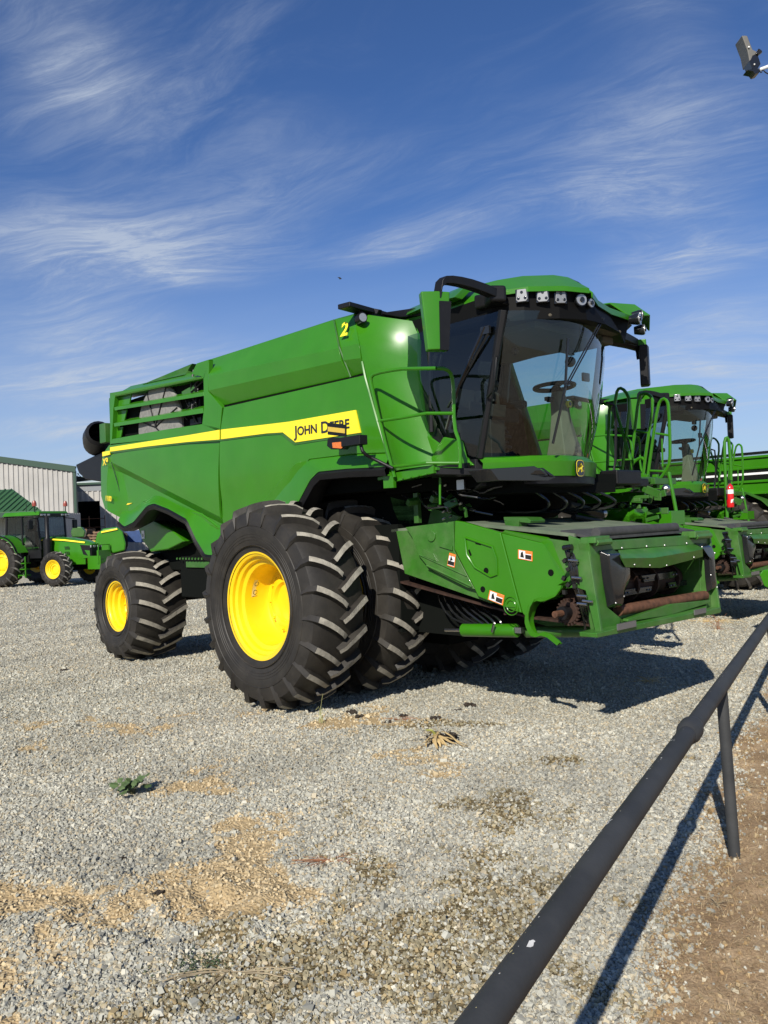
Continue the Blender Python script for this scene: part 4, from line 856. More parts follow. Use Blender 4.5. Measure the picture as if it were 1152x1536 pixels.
        m.loft([[mp_(.06, -tw, hh), mp_(.075, 0, hh), mp_(.06, tw, hh)], [mp_(.06, -bw, -hh), mp_(.075, 0, -hh), mp_(.06, bw, -hh)], [mp_(-.03, -bw, -hh), mp_(-.03, 0, -hh), mp_(-.03, bw, -hh)], [mp_(-.03, -tw, hh), mp_(-.03, 0, hh), mp_(-.03, tw, hh)]], close='lines', capends=True)
        mh = m.build('mirror', green if s_ < 0 else black, root, bevel=.012, smooth=20)
        m = M()
        if s_ < 0: m.slab([mp_(.079, .03, hh*.65), mp_(.067, tw+.004, hh*.65), mp_(.067, bw+.008, -hh), mp_(.079, .02, -hh)], (-.02, .0, 0)); m.loft([[mp_(.066, tw+.004, hh*.65), mp_(.066, bw+.006, -hh)], [mp_(-.032, tw+.004, hh*.65), mp_(-.032, bw+.006, -hh)]]); m.build('mirror_back', black, mh, solid=.004, smooth=0)
        else: m.box(X0+V(.0, 0, hh+.03), (.10, .2, .07), rot=R_); m.build('mirror_cap', green, mh, bevel=.01)
    return root, W1, W3
def copy_tree(o, parent=None):
    c = o.copy(); C.objects.link(c); c.parent = parent
    for ch in [q for q in bpy.data.objects if q.parent == o and q is not c]: copy_tree(ch, c)
    return c
def make_feeder(root):
    v = 1.0
    m = M()
    # front frame at u = 3.35
    U0 = 3.35
    def F(x, y, u=U0): return Fp(x, y, u)
    def fr(pts, th, u=U0, mi=0): m.slab([F(x, y, u) for x, y in pts], (-th, 0, 0), mi)
    fr([(883, 814), (918, 811), (921, 824), (900, 827), (912, 911), (930, 926), (931, 949), (903, 955)], .10)
    fr([(917, 811), (1063, 801), (1060, 816), (919, 825)], .10)
    fr([(1060, 802), (1064.5, 802), (1081, 918), (1060, 923), (1055, 888), (1060, 886), (1057, 830)], .10)
    fr([(927, 921), (1058, 896), (1060, 906), (933, 934)], .12, U0-.02)
    fr([(895, 950), (931, 941), (1081, 911), (1081, 919.5), (896, 957)], .16, U0+.10)
    m.slab([F(931, 934), F(1060, 905), F(1060, 914, U0+.09), F(931, 943, U0+.09)], (0, 0, -.012))
    for x0 in (893, 1043): m.slab([F(x0, 806-(x0-893)*.06, U0+.06), F(x0+22, 803-(x0-893)*.05, U0+.06), F(x0+22, 812-(x0-893)*.06, U0+.06), F(x0, 815-(x0-893)*.055, U0+.06)], (-.14, 0, 0)); m.tube([F(x0, 814-(x0-893)*.06, U0+.04), F(x0+22, 812-(x0-893)*.06, U0+.04)], .03, 8)
    # side plate of frame facing the camera
    m.slab([S(*p, 1.07) for p in [(852, 803), (881, 813.5), (903, 955), (893, 950), (878, 886), (866, 882), (861, 868), (858, 845), (853, 820)]], (0, .03, 0))
    m.slab([S(*p, -.98) for p in [(1040, 800), (1064, 802), (1080, 918), (1050, 915)]], (0, .03, 0))
    # tunnel body
    m.slab([(1.0, -.93, 1.78), (1.9, -.93, 1.80), (3.3, -.93, 1.62), (3.3, -.93, 1.30), (2.5, -.93, 1.18), (2.2, -.93, 1.1), (1.1, -.93, 1.35)], (0, .04, 0)); m.slab([(1.0, .93, 1.78), (1.9, .93, 1.80), (3.3, .93, 1.62), (3.3, .93, .9), (2.6, .93, .95), (1.1, .93, 1.35)], (0, -.04, 0))
    fh = m.build('feeder_house', green_w, root, bevel=.006)
    def part(m_, nm, mt, **k): return (m_.parts if nm in ('bolt', 'coupler', 'latch_hole') else m_.build)(nm, mt, fh, **k)
    m = M(); m.slab([(1.0, -.9, 1.25), (2.6, -.9, .98), (3.25, -.9, .95), (3.25, .9, .95), (2.6, .9, .98), (1.0, .9, 1.25)], (0, 0, .02)); m.slab([(2.35, -.9, 1.0), (2.35, .9, 1.0), (2.35, .9, 1.75), (2.35, -.9, 1.75)], (-.03, 0, 0)); part(m, 'tunnel_floor', rustd)
    m = M(); m.slab([(.9, -.90, 1.80), (.9, .90, 1.80), (1.9, .90, 1.845), (1.9, -.90, 1.845)], (0, 0, -.03)); m.slab([(1.9, -.90, 1.848), (1.9, .90, 1.848), (3.10, .90, 1.715), (3.10, -.90, 1.715)], (0, 0, -.03)); part(m, 'top_plate', fdust)
    m = M(); m.slab([(2.95, -.88, 1.745), (2.95, .85, 1.745), (3.28, .85, 1.68), (3.28, -.88, 1.68)], (0, 0, -.02)); m.tube([(3.24, -.80, 1.715), (3.24, .55, 1.715)], .045, 12); part(m, 'rubber_flap', drub)
    # shields on the right side
    m = M(); m.slab([S(*p, .985) for p in [(608, 791), (680, 782), (681, 826), (712, 884), (700, 881), (644, 853), (627, 832), (618, 806)]], (0, .05, 0))
    m.slab([S(*p, 1.0) for p in [(660, 813), (678, 819), (678, 826), (658, 820)]], (0, .02, 0)); m.slab([S(*p, 1.0) for p in [(632, 822), (650, 830), (656, 843), (634, 834)]], (0, .02, 0)); a = S(646, 804, 1.0); m.tube([a, a+V(0, .02, 0)], .055, 18); m.tube([S(640, 848, .99), S(708, 880, .99)], .012, 6); m.tube([S(629, 832, .99), S(700, 864, .99)], .008, 6)
    part(m, 'rear_shield', green_w, bevel=.006)
    m = M(); m.slab([S(*p, 1.01) for p in [(682, 781), (695, 783), (750.3, 799), (782, 919.5), (772, 917), (717, 895), (708, 876), (681, 823)]], (0, .05, 0))
    part(m, 'middle_shield', green, bevel=.010)
    m = M(); Bp = [S(*p, 1.02) for p in [(697, 806), (738, 820), (744, 838), (745, 862), (736, 865), (712, 851), (700, 832)]]
    m.tube(Bp+Bp[:1], .009, 6); part(m, 'hatch_rib', green)
    m = M(); m.slab([S(*p, 1.0125) for p in [(699, 805.5), (737, 819), (737, 820.5), (699, 807)]], (0, .01, 0)); m.slab([S(*p, 1.0125) for p in [(702, 825), (704, 824), (707.5, 833), (705, 834)]], (0, .01, 0)); m.slab([S(*p, 1.0125) for p in [(713, 814), (721, 816), (721, 818), (713, 816)]], (0, .01, 0))
    for p in ((826, 859, 1.025), (724, 884, 1.0125), (729, 856, 1.0125)): a = S(*p); m.tube([a, a+V(0, .01, 0)], .028, 12)
    part(m, 'latch_hole', dark, smooth=0)
    m = M(); a = S(767, 909, 1.0125)
    m.rev([(.075, -.004), (.080, -.010), (.085, -.004)], a, 'y', 24); m.rev([(.045, -.004), (.05, -.008), (.055, -.004)], a+V(.0, 0, .0), 'y', 16); m.box(a, (.10, .012, .02)); part(m, 'embossed_ring', green)
    Cp = [(751.3, 799.3), (811.5, 813.7), (816, 817), (844, 874.5), (843, 882), (833, 894), (814, 903.6), (802, 900.5), (793, 910), (788, 925.5), (783, 919.7)]
    m = M(); m.slab([S(*p, 1.02) for p in Cp], (0, .05, 0)); e1 = [S(*p, 1.02) for p in [(752, 799.5), (811.5, 813.7), (816, 817), (844, 874.5), (843, 882)]]; e2 = [S(*p, .90) for p in [(758, 795), (822, 806), (832, 811), (855, 868), (853, 877)]]
    m.loft([e1, e2]); part(m, 'front_shield', green, bevel=.012, smooth=20)
    sc_ = smoothp([S(*p, 1.02) for p in [(833, 894), (814, 902), (802, 900), (792, 911), (787, 930), (791, 945), (799, 956), (816, 951.5), (836, 967.5)]], 1)
    m = M(); m.loft([sc_, [p+V(0, .16-.10*i/len(sc_), 0) for i, p in enumerate(sc_)]]); m.loft([sc_, [p+V(.035, 0, -.0)+(V(0, 0, .03)) for p in sc_]]); part(m, 'scroll_guard', green, solid=.012, smooth=40)
    m = M(); m.slab([S(*p, .80) for p in [(755, 775.5), (790, 776.5), (796, 781), (795, 785), (756, 781)]], (0, .22, 0)); a = S(775, 792, .74); m.box(a, (.12, .12, .14), taper=(1.4, 1.2)); m.box(a+V(0, 0, -.09), (.26, .2, .03)); part(m, 'support_stand', green_d, bevel=.005)
    # decals
    def decal(px, vv):
        P = [S(*p, vv) for p in px]; m = M(); m.slab([p+V(0, -.001, 0) for p in P], (0, -.003, 0), 1); c = sum(P, Vector())/4
        Q = [c+(p-c)*.86+V(0, -.0045, 0) for p in P]; m.slab(Q, (0, -.001, 0), 0)
        a, b_, c_, d_ = Q; e, f_ = a.lerp(b_, .52), d_.lerp(c_, .52)
        o_ = V(0, -.0015, 0)
        if (a-b_).length > (a-d_).length: m.slab([e+o_, b_+o_, b_.lerp(c_, .28)+o_, e.lerp(f_, .28)+o_], (0, -.001, 0), 1); m.slab([e.lerp(f_, .4)+o_, b_.lerp(c_, .4)+o_, b_.lerp(c_, .92)+o_, e.lerp(f_, .92)+o_], (0, -.001, 0), 2); g_ = a.lerp(f_, .5); m.slab([g_+o_+V(-.02, 0, -.02), g_+o_+V(.02, 0, -.025), g_+o_+V(.008, 0, .03), g_+o_+V(-.012, 0, .018)], (0, -.001, 0), 2)
        else: m.slab([a+o_, b_+o_, b_.lerp(c_, .14)+o_, a.lerp(d_, .14)+o_], (0, -.001, 0), 1); m.slab([a.lerp(d_, .6)+o_, b_.lerp(c_, .6)+o_, b_.lerp(c_, .95)+o_, a.lerp(d_, .95)+o_], (0, -.001, 0), 2); g_ = a.lerp(c_, .38); m.slab([g_+o_+V(-.018, 0, -.02), g_+o_+V(.02, 0, -.015), g_+o_+V(.0, 0, .03)], (0, -.001, 0), 2)
        part(m, 'warning_decal', [white, orange, badge], smooth=0)
    decal([(777.5, 824), (799, 827.5), (799, 842), (777.5, 838)], 1.022); decal([(735, 885), (757, 893), (754.5, 908), (732, 899)], 1.012); decal([(674.5, 829), (684, 832), (682, 851.5), (671, 848)], .987)
    # guards
    def guard(px, bulge, nm='wear_guard'):
        P = [F(x, y) for x, y in px]; c = sum(P, Vector())/len(P); m = M()
        r0 = [p+V(.005, 0, 0) for p in P]; r1 = [c+(p-c)*.85+V(bulge*.8, 0, 0) for p in P]; r2 = [c+(p-c)*.45+V(bulge, 0, 0) for p in P]
        m.loft([r0+r0[:1], r1+r1[:1], r2+r2[:1]]); b = m.add(r2); m.face(range(b, b+len(r2))); o = part(m, nm, blk_g, bevel=.01, smooth=50)
        m = M(); 
        for i in (0, 2, 4, 6): m.ball(c+(P[i]-c)*.84+V(bulge*.8+.003, 0, 0), .009, 0, 8, 4)
        mm_ = m.parts('bolt', boltm, o); return o
    guard([(898, 826), (918, 823.5), (935.5, 835.5), (936.7, 865), (924.5, 899), (924.5, 913), (910, 911), (903, 870)], .09)
    guard([(1041, 815), (1059, 815), (1064, 826), (1066, 860), (1068, 886.6), (1059.5, 889), (1057, 865), (1055, 831)], .07)
    m = M(); a = [F(x, y) for x, y in [(927, 826), (980, 822), (1042, 817.5), (1056, 822)]]; b_ = [F(x, y, U0+.13) for x, y in [(932, 838), (980, 837), (1040, 827), (1053, 824)]]; c_ = [F(x, y, U0+.10) for x, y in [(938, 850), (990, 851), (1040, 838), (1054, 834)]]; d_ = [p+V(-.2, 0, .02) for p in c_]
    m.loft([a, b_, c_, d_]); part(m, 'intake_hood', green_w, solid=.012, smooth=20)
    m = M()
    for x, y in ((933, 822), (970, 819.5), (997, 818), (1030, 815)): m.ball(F(x, y, U0+.005), .010, 0, 8, 4)
    for x, y in ((952, 847), (975, 848), (1000, 848), (1041, 836)): m.ball(F(x, y, U0+.12), .008, 0, 8, 4)
    m.box(F(940, 938, U0+.115), (.012, .28, .05)); m.box(F(1050, 917, U0+.115), (.012, .22, .045)); part(m, 'bolt', boltm)
    m = M(); m.ball(F(998, 914, U0-.01), .03, 0, 10, 5); a = [F(x, y, U0) for x, y in [(934, 928), (998, 906), (1058, 900), (1058, 904), (998, 922), (934, 932)]]; m.slab(a, (.05, 0, 0)); part(m, 'lower_bracket', green_w, bevel=.004)
    m = M(); m.tube([F(927, 916, U0-.02), F(960, 910, U0-.02), F(1000, 903, U0-.02), F(1057, 893, U0-.02)], .046, 14); part(m, 'rusty_roller', rust)
    m = M(); m.tube([V(3.02, -.80, 1.22), V(3.02, .85, 1.22)], .12, 18)
    for y in (-.7, -.45, -.05, .3, .7): m.tube([V(3.02, y, 1.22), V(3.02, y+.03, 1.22)], .16, 18)
    m.slab([V(2.4, -.9, 1.5), V(3.2, -.9, 1.55), V(3.2, .9, 1.55), V(2.4, .9, 1.5)], (0, 0, .03)); part(m, 'feed_drum', rustd, smooth=40)
    for q in ([(962, 863.5), (1018, 856), (1018, 863.5), (966, 872)], [(934, 885), (978, 879), (977, 885), (935, 893)], [(1002, 874), (1047, 868), (1046, 873), (1004, 880.5)]):
        m = M(); P = [F(x, y, 3.16) for x, y in q]; m.slab(P, (-.03, 0, 0)); m.slab([P[3], P[2], P[2]+V(-.08, 0, 0), P[3]+V(-.08, 0, 0)], (0, 0, -.012)); s_ = part(m, 'feed_slat', badge, bevel=.004)
        m = M()
        for t in (.08, .17, .83, .92): m.ball(P[0].lerp(P[1], t)+V(.004, 0, -.03), .010, 0, 8, 4)
        m.parts('bolt', boltm, s_)
    # rust shaft and toothed ring
    m = M(); c = S(853, 918, .90); m.rev([(.05, -.02), (.092, -.02), (.10, 0), (.092, .03), (.05, .03)], c, 'y', 30)
    for k in range(20): a_ = 2*pi*k/20; m.box(c+V(cos(a_)*.103, 0, sin(a_)*.103), (.024, .03, .016), rot=Matrix.Rotation(-a_, 3, 'Y'))
    part(m, 'toothed_clutch', rustd, bevel=.002)
    m = M(); m.tube([c, c+V(0, -.10, 0)], .055, 14, 0); m.tube([c+V(0, -.10, 0), c+V(0, -.2, 0)], .028, 10, 1); part(m, 'drive_shaft', [black, rust])
    # hoses and couplers beside the frame
    m = M(); rg_ = random.Random(5)
    for k in range(7):
        x0 = 848+k*1.6; P = [S(x0, 821+rg_.random()*6, 1.05), S(x0+4+rg_.random()*3, 845, 1.09), S(x0+10, 868+rg_.random()*6, 1.07), S(x0+14+rg_.random()*4, 892, 1.04), S(x0+20+rg_.random()*8, 915, .98), S(x0+30, 930+rg_.random()*15, .9)]
        m.tube(smoothp(P, 1), .010, 6)
    for k in range(8): a = S(846+rg_.random()*22, 820+rg_.random()*70, 1.09); m.box(a, (.03, .03, .035), rot=rotd('Y', rg_.random()*90))
    m.tube([S(845, 822, 1.1), S(858, 820, 1.1)], .022, 8); part(m, 'hydraulic_hose', badge)
    m = M()
    for x, y in ((866, 893), (858, 866), (853, 840), (866, 905), (874, 901)): a = S(x, y, 1.10); m.tube([a, a+V(.09, 0, -.005)], .011, 8)
    m.tube([S(668, 945, .80), S(697, 945, .80)], .016, 10); m.box(S(778, 945, .82), (.09, .05, .05)); m.tube([S(738, 948, .9), S(741, 936, .9)], .012, 6); part(m, 'coupler', steel)
    m = M(); m.tube([S(695, 945, .80), S(776, 946, .80)], .062, 16); part(m, 'lift_cylinder', green, bevel=.006)
    m = M(); m.tube([S(790, 948, .70), S(900, 947, .70)], .05, 12); m.box((1.9, .3, 1.0), (1.6, 1.4, .12), rot=rotd('Y', 10)); part(m, 'lower_beam', green_d)
    m = M()
    for k in range(7):
        x0 = 655+k*7; P = [S(x0, 880, .7), S(x0+8+k*3, 912, .78), S(x0+25+k*5, 930, .8), S(x0+55, 938+k, .8)]; m.tube(smoothp(P, 2), .010+.002*(k % 2), 6)
    part(m, 'hose', blk_g)
    return fh
def make_under(root):
    """machinery between cab floor, front wheels and feeder"""
    rg_ = random.Random(11)
    m = M(); m.box((1.65, 0, 2.22), (1.5, 1.9, .12)); m.box((.95, .1, 1.75), (.6, 1.0, .75)); m.box((2.2, 0, 2.14), (.5, 1.7, .10)); m.slab([(1.3, -.85, 2.15), (2.0, -.55, 2.12), (1.5, -.5, 1.85), (1.2, -.85, 1.85)], (0, 1.6, 0)); m.box((.55, -.30, 1.3), (.9, 1.2, 1.1)); m.box((1.3, .0, 1.0), (1.7, 1.3, .55)); m.box((.5, .2, .75), (.7, .5, .5)); m.slab([S(*p, .35) for p in ((628, 850), (770, 900), (770, 940), (640, 940))], (0, .7, 0)); m.build('front_frame_dark_fill', dark, root)  # frame blocks, plus dark slab and low boxes added to darken under the feeder
    m = M()
    for k in range(26):
        a = S(rg_.uniform(612, 700), rg_.uniform(722, 770), rg_.uniform(.5, 1.0)); m.box(a, (rg_.uniform(.03, .14), rg_.uniform(.02, .08), rg_.uniform(.02, .09)), rot=Matrix.Rotation(rg_.uniform(0, 3), 3, 'Y') @ Matrix.Rotation(rg_.uniform(0, 3), 3, 'Z'))
    m.slab([S(*p, .75) for p in [(585, 745), (625, 755), (690, 775), (680, 785), (600, 788), (590, 765)]], (0, .05, 0)); m.box(S(626, 762, .9), (.06, .05, .3)); m.parts('valve_bracket', green_d, root, bevel=.004)
    m = M()
    for k in range(14):
        a = S(rg_.uniform(600, 690), rg_.uniform(728, 745), rg_.uniform(.6, 1.)); P = [a]
        for j in range(4): P.append(P[-1]+V(rg_.uniform(.02, .22), rg_.uniform(-.05, .12), rg_.uniform(-.14, .05)))
        m.tube(smoothp(P, 1), .010, 6)
    for k in range(5): P = [Hp(830+k*20, 742, 2.05) if False else V(2.4, -.5+k*.25, 2.12), V(2.55, -.4+k*.3, 1.98), V(2.3, -.3+k*.25, 1.90), V(1.6, k*.2-.3, 1.95)]; m.tube(smoothp(P, 2), .014, 6)
    m.build('hydraulic_hose', blk_g, root)
    m = M()
    for k in range(10): a = S(rg_.uniform(655, 700), rg_.uniform(722, 790), rg_.uniform(.8, 1.)); m.tube([a, a+V(.03, 0, .01)], .012, 8)
    m.box(S(692, 727, 1.0), (.09, .03, .09)); m.parts('fitting', steel, root)
    # left platform, ladder frame, rails
    m = M(); m.box((1.55, -0, 2.27), (.1, 1.8, .06)); m.box((1.5, 1.55, 2.24), (1.5, 1.1, .06)); m.box((1.9, 2.2, 2.22), (.8, .5, .07)); m.build('left_platform', green_d, root, bevel=.006)
    m = M(); m.box((2.28, 1.25, 2.25), (.22, .5, .16)); m.box((2.25, 1.62, 2.20), (.1, .4, .10)); m.build('step_bumper', black, root, bevel=.02)
    v = -2.15; r_ = .019
    m = M()
    def T(px, vv=v, r=r_): m.tube(smoothp([S(x, y, vv) for x, y in px], 1), r, 8)
    T([(911, 708), (913, 640), (914, 612), (917, 607), (922, 608)], -1.9); T([(918, 643), (924, 590), (929, 581), (938, 586), (945, 601), (939, 655), (933, 706)], -1.9)
    T([(922, 608), (933, 645), (946, 690)], -1.9); T([(944, 726), (951, 655), (958, 596), (963, 589), (975, 592), (980, 603), (972, 658), (966, 700), (964, 724)])
    T([(970, 726), (979, 660), (987, 607), (994, 597), (1001, 601), (1003, 612), (1005, 660), (1005, 692), (999, 706), (984, 726)], -2.3)
    T([(921, 642), (941, 643)], -1.9, .014); T([(955, 647), (975, 649)], v, .014); T([(984, 650), (1003.5, 653)], -2.3, .014); T([(913, 700), (933, 701)], -1.9, .014); T([(975, 706), (997, 707)], -2.3, .014); T([(946, 700), (954, 690), (962, 686), (967, 690)])
    T([(920, 640), (946, 660), (948, 675)], -1.9, .014); T([(993, 658), (994, 700)], -2.3, .012)
    m.build('ladder_rail', green, root)
    m = M(); T([(1003, 708), (1012, 755), (1021, 804)], -2.3, .022)
    for px in ((944, 722), (964, 720), (970, 722), (984, 722)): a = S(*px, v); m.box(a, (.06, .06, .16))
    for k, z in enumerate((2.05, 1.88)): m.box((1.75, 1.9, z), (.9, .05, .10))
    m.build('ladder_frame', green, root, bevel=.006)
    for k, (x, y) in enumerate(((922, 776), (938, 781), (975, 779))):
        m = M(); a = S(x, y, -1.55); n_ = 7; P = [a+V(-.25, 0, -.07), a+V(.25, 0, -.07)]
        for j in range(n_, -1, -1): P.append(a+V(-.25+.5*j/n_, 0, .05+(.035 if j % 2 else 0)))
        m.slab(P, (0, .3, 0)); m.build('ladder_step', green, root, bevel=.003)
    m = M()
    for k in range(22): a = S(rg_.uniform(915, 1000), rg_.uniform(735, 790), rg_.uniform(-1.9, -1.2)); m.box(a, (rg_.choice((.04, .16, .08)), rg_.uniform(.01, .04), rg_.uniform(.02, .09)), rot=Matrix.Rotation(rg_.choice((0, .1, -.2, .4)), 3, 'Y'))
    m.box((1.0, 1.30, 1.8), (.7, .2, .5)); m.parts('left_bracket', green_d, root, bevel=.006)
    m = M(); m.tube([S(946, 784, -1.2), S(967, 789, -1.2)], .022, 8); a = S(905, 770, -1.1); m.ball(a, .05, 0, 8, 6); a = S(999, 733, -1.9); m.ball(a, .05, 0, 8, 6); m.parts('steel_pin', steel, root)
    m = M(); m.tube(smoothp([S(850, 757, -.3), S(880, 765, -.8), S(903, 772, -1.1)], 1), .05, 8); m.tube(smoothp([S(860, 775, -.3), S(885, 780, -.6), S(905, 783, -.8)], 1), .03, 8); m.build('rubber_duct', black, root)
hero, WB, WS = make_combine()
fh = make_feeder(hero); make_under(hero)
two = copy_tree(hero); two.location = ORG+Vector((3.70, 6.5, -.06)); two['label'] = 'second green combine harvester, farther back on the right behind the ladder rails'
for ch in two.children:
    if ch.name.startswith('feeder_house'): ch.location = (.28, 0, -.06)
    if ch.name.startswith('lettering') and ch.data.name.startswith('lettering'):
        pass
for ch in list(two.children):
    if ch.data and ch.data.name.startswith('lettering') and len(ch.data.vertices) < 400 and 'number' in ch.data.materials[0].name: bpy.data.objects.remove(ch)
# fire extinguisher hung on the second combine's ladder
ex = thing('fire_extinguisher', 'small red fire extinguisher with white label hung on the rear combine\'s ladder rail', 'fire extinguisher', (0, 0, 0)); ex.scale = (.78, .78, .78)
ec = WD(1095, 742, 15.2); ex.location = ec
m = M(); m.rev([(.001, -.30), (.075, -.30), (.085, -.27), (.085, .16), (.07, .21), (.03, .25), (.028, .27), (.001, .27)], (0, 0, 0), 'z', 18); m.build('cylinder', redm, ex)
m = M(); m.rev([(.0865, .02), (.0865, .12)], (0, 0, 0), 'z', 18); m.slab([(-.03, -.088, -.20), (.06, -.07, -.18), (.06, -.07, -.10), (-.02, -.089, -.12)], (0, -.003, 0)); m.build('label', white, ex, smooth=30)
m = M(); m.box((0, 0, .30), (.05, .04, .07)); m.box((.04, 0, .33), (.13, .02, .02), rot=rotd('Y', 15)); m.tube([(.0, -.03, .28), (-.08, -.05, .2), (-.09, -.04, -.1)], .012, 6); m.build('valve', black, ex)
m = M(); m.tube(smoothp([V(-.02, .12, -.65), V(-.02, .12, .95), V(.03, .12, 1.1), V(.09, .12, 1.0), V(.08, .12, -.3)], 1), .03, 8); hk = m.build('handrail', green, None); hk.parent = two; 
Rm = Matrix.Rotation(-YAW, 4, 'Z'); hk.matrix_local = (Matrix.Translation(two.location) @ Rm).inverted() @ Matrix.Translation(ec)
# ------------------------------------------------------------------ pipe rail fence in front
fence = thing('pipe_fence', 'dark grey painted steel pipe rail on slanting posts beside the gravel lot', 'fence')
pm = mat('grey_pipe_paint', (.030, .032, .034), .6, spec=.3, var=.25, scale=6, bump=.10, bscale=90, dust=.25, dustcol=(.11, .11, .105), coat=.0)
a, b = W(722, 1536, .91), W(1152, 931, .91); dl = (b-a).normalized()
cpl = W(1030, 1095, .91); cpl = a+dl*(cpl-a).dot(dl)
A0, B0 = a-dl*3.2, a+dl*22
m = M(); r0 = .0385
m.tube([A0, B0], r0, 24); m.build('rail', pm, fence)
m = M(); m.tube([cpl-dl*.085, cpl-dl*.07, cpl-dl*.03, cpl+dl*.0, cpl+dl*.03, cpl+dl*.07, cpl+dl*.085], [r0+.001, r0+.008, r0+.014, r0+.010, r0+.014, r0+.008, r0+.001], 24); m.build('coupling', pm, fence)
pb = W(1104, 1285); pt_ = a+dl*(W(1089, 1030, .91)-a).dot(dl)
for k in range(0, 6):
    o_ = dl*(3.05*k); m = M(); m.tube([pt_+o_+Vector((0, 0, -.01)), pb+o_+Vector((0, 0, -.2))], .030, 18); m.build('post', pm, fence)
chip = mat('chipped_paint', (.62, .61, .57), .6, var=.2, scale=40); cty = mat('yellow_chip', (.42, .36, .18), .6); rg_ = random.Random(4)
side = Vector((-dl.y, dl.x, 0))
def chips(name, n, mt, spots=()):
    m = M()
    L = [(W(px, py, .91+.03), s_) for px, py, s_ in spots]
    for k in range(n):
        L.append((a+dl*rg_.uniform(-.2, 4.5), rg_.uniform(.0007, .0028)))
    for p, s_ in L:
        t = (p-a).dot(dl); ang = rg_.uniform(-.2, 1.6) if s_ < .005 else None
        if ang is None:
            off = (p-a-dl*t); ang = atan2(.03, off.dot(side)) if abs(off.dot(side)) < .04 else .8
            ang = max(-.2, min(2.2, ang))
        nr = side*cos(ang)+Vector((0, 0, sin(ang))); tn = -side*sin(ang)+Vector((0, 0, cos(ang)))
        c = a+dl*t+nr*(r0+.0003); P = []
        el = rg_.uniform(1, 3.2)
        for j in range(7): th = 2*pi*j/7; rr_ = s_*rg_.uniform(.6, 1.2); P.append(c+dl*cos(th)*rr_*el*.6+tn*sin(th)*rr_)
        bq = m.add(P); m.face(range(bq, bq+7))
    m.build(name, mt, fence, smooth=0, fixn=False)
chips('paint_chip', 170, chip, [(795, 1421, .0085), (797, 1417, .006), (916, 1232, .010), (912, 1236, .006), (1008, 1112, .006), (905, 1240, .004), (976, 1172, .003), (952, 1184, .003)]); chips('rust_chip', 35, cty, [(768, 1430, .005), (800, 1436, .004)])
# ------------------------------------------------------------------ flood light on a pole, top right
fl = thing('pole_light', 'tilted grey flood light on a white arm high at the upper right edge', 'floodlight', (0, 0, 0))
dz_ = 8.0
def Q(x, y): return WD(x, y, dz_)
grm = mat('lamp_housing', (.13, .125, .11), .5, var=.2)
m = M(); m.slab([Q(1112.6, 53), (Q(1121, 53)), Q(1129, 74), Q(1139, 79), Q(1129, 84), Q(1127, 92), Q(1124.5, 92), Q(1121, 75)], (0, .16, 0)); m.build('housing', grm, fl, bevel=.008)
m = M(); m.slab([Q(1129, 84), Q(1136, 80), Q(1141, 96), Q(1136, 104), Q(1128, 103), Q(1124, 92)], (0, .12, 0)); m.slab([Q(1120.5, 105), Q(1131, 103), Q(1141, 104), Q(1139, 109), Q(1133, 111), Q(1130, 107)], (0, .10, 0)); m.tube([Q(1135, 82), Q(1141, 77)], .02, 8); m.tube([Q(1136, 77), Q(1138, 74), Q(1141, 76)], .008, 6); m.tube(smoothp([Q(1139, 106), Q(1142, 110), Q(1144, 104), Q(1148, 109), Q(1156, 112)], 1), .006, 6); m.build('bracket', badge, fl, bevel=.004)
m = M(); m.tube([Q(1136, 103)+Vector((0, .05, 0)), Q(1160, 94)+Vector((0, .05, 0)), Q(1420, 40)+Vector((0, .05, 0))], .016, 10); m.build('arm', mat('white_paint', (.75, .75, .72), .4), fl)
m = M(); pp = Q(1420, 40)+Vector((0, .05, 0)); m.tube([Vector((pp.x, pp.y, 0)), pp+Vector((0, 0, .3))], .06, 12); m.build('pole', steel, fl)
m = M(); m.ball(Q(1122.6, 71.6)+Vector((0, -.01, 0)), .010, 0, 8, 6); m.ball(Q(1131, 97.5)+Vector((0, -.01, 0)), .008, 0, 8, 6); m.build('bolt', white, fl)
# ------------------------------------------------------------------ small things on the gravel
leafm = mat('weed_leaf', (.07, .12, .035), .6, var=.4, scale=30, dust=.25, dustcol=(.14, .15, .09))
wd = W(200, 1192); weed = thing('weed', 'low dark green broadleaf weed growing alone in the gravel at left', 'weed', wd)
rg_ = random.Random(9); m = M(); ms = M()
for k in range(26):
    az = rg_.uniform(0, 2*pi); rr_ = rg_.uniform(.02, .13); h = rg_.uniform(.03, .13)*(1-.35*rr_/.13)+.02; c = Vector((cos(az)*rr_*1.1, sin(az)*rr_, h)); s_ = rg_.uniform(.022, .045)
    tl = Matrix.Rotation(rg_.uniform(.1, .9), 3, 'X') @ Matrix.Rotation(rg_.uniform(-.5, .5), 3, 'Y') @ Matrix.Rotation(az, 3, 'Z')
    sh = [(-.9, 0), (-.6, .55), (-.1, .85), (.2, .6), (.75, .55), (.65, .2), (1.15, 0), (.65, -.2), (.75, -.55), (.2, -.6), (-.1, -.85), (-.6, -.55)]
    b0 = m.add([c]+[c+tl@Vector((p[0]*s_, p[1]*s_, -.25*s_*abs(p[1]))) for p in sh])
    for j in range(12): m.face((b0, b0+1+j, b0+1+(j+1) % 12))
    ms.tube([Vector((0, 0, 0)), Vector((c.x*.5, c.y*.5, c.z*.7)), c], .0018, 5)
m.build('leaves', leafm, weed, smooth=0, fixn=False); ms.build('stem', mat('weed_stem', (.10, .10, .04), .7), weed)
cn = W(655, 1112); corn = thing('corn_stubble', 'torn dry corn stalk with pale curled leaves and dark root lying on gravel', 'corn stalk', cn)
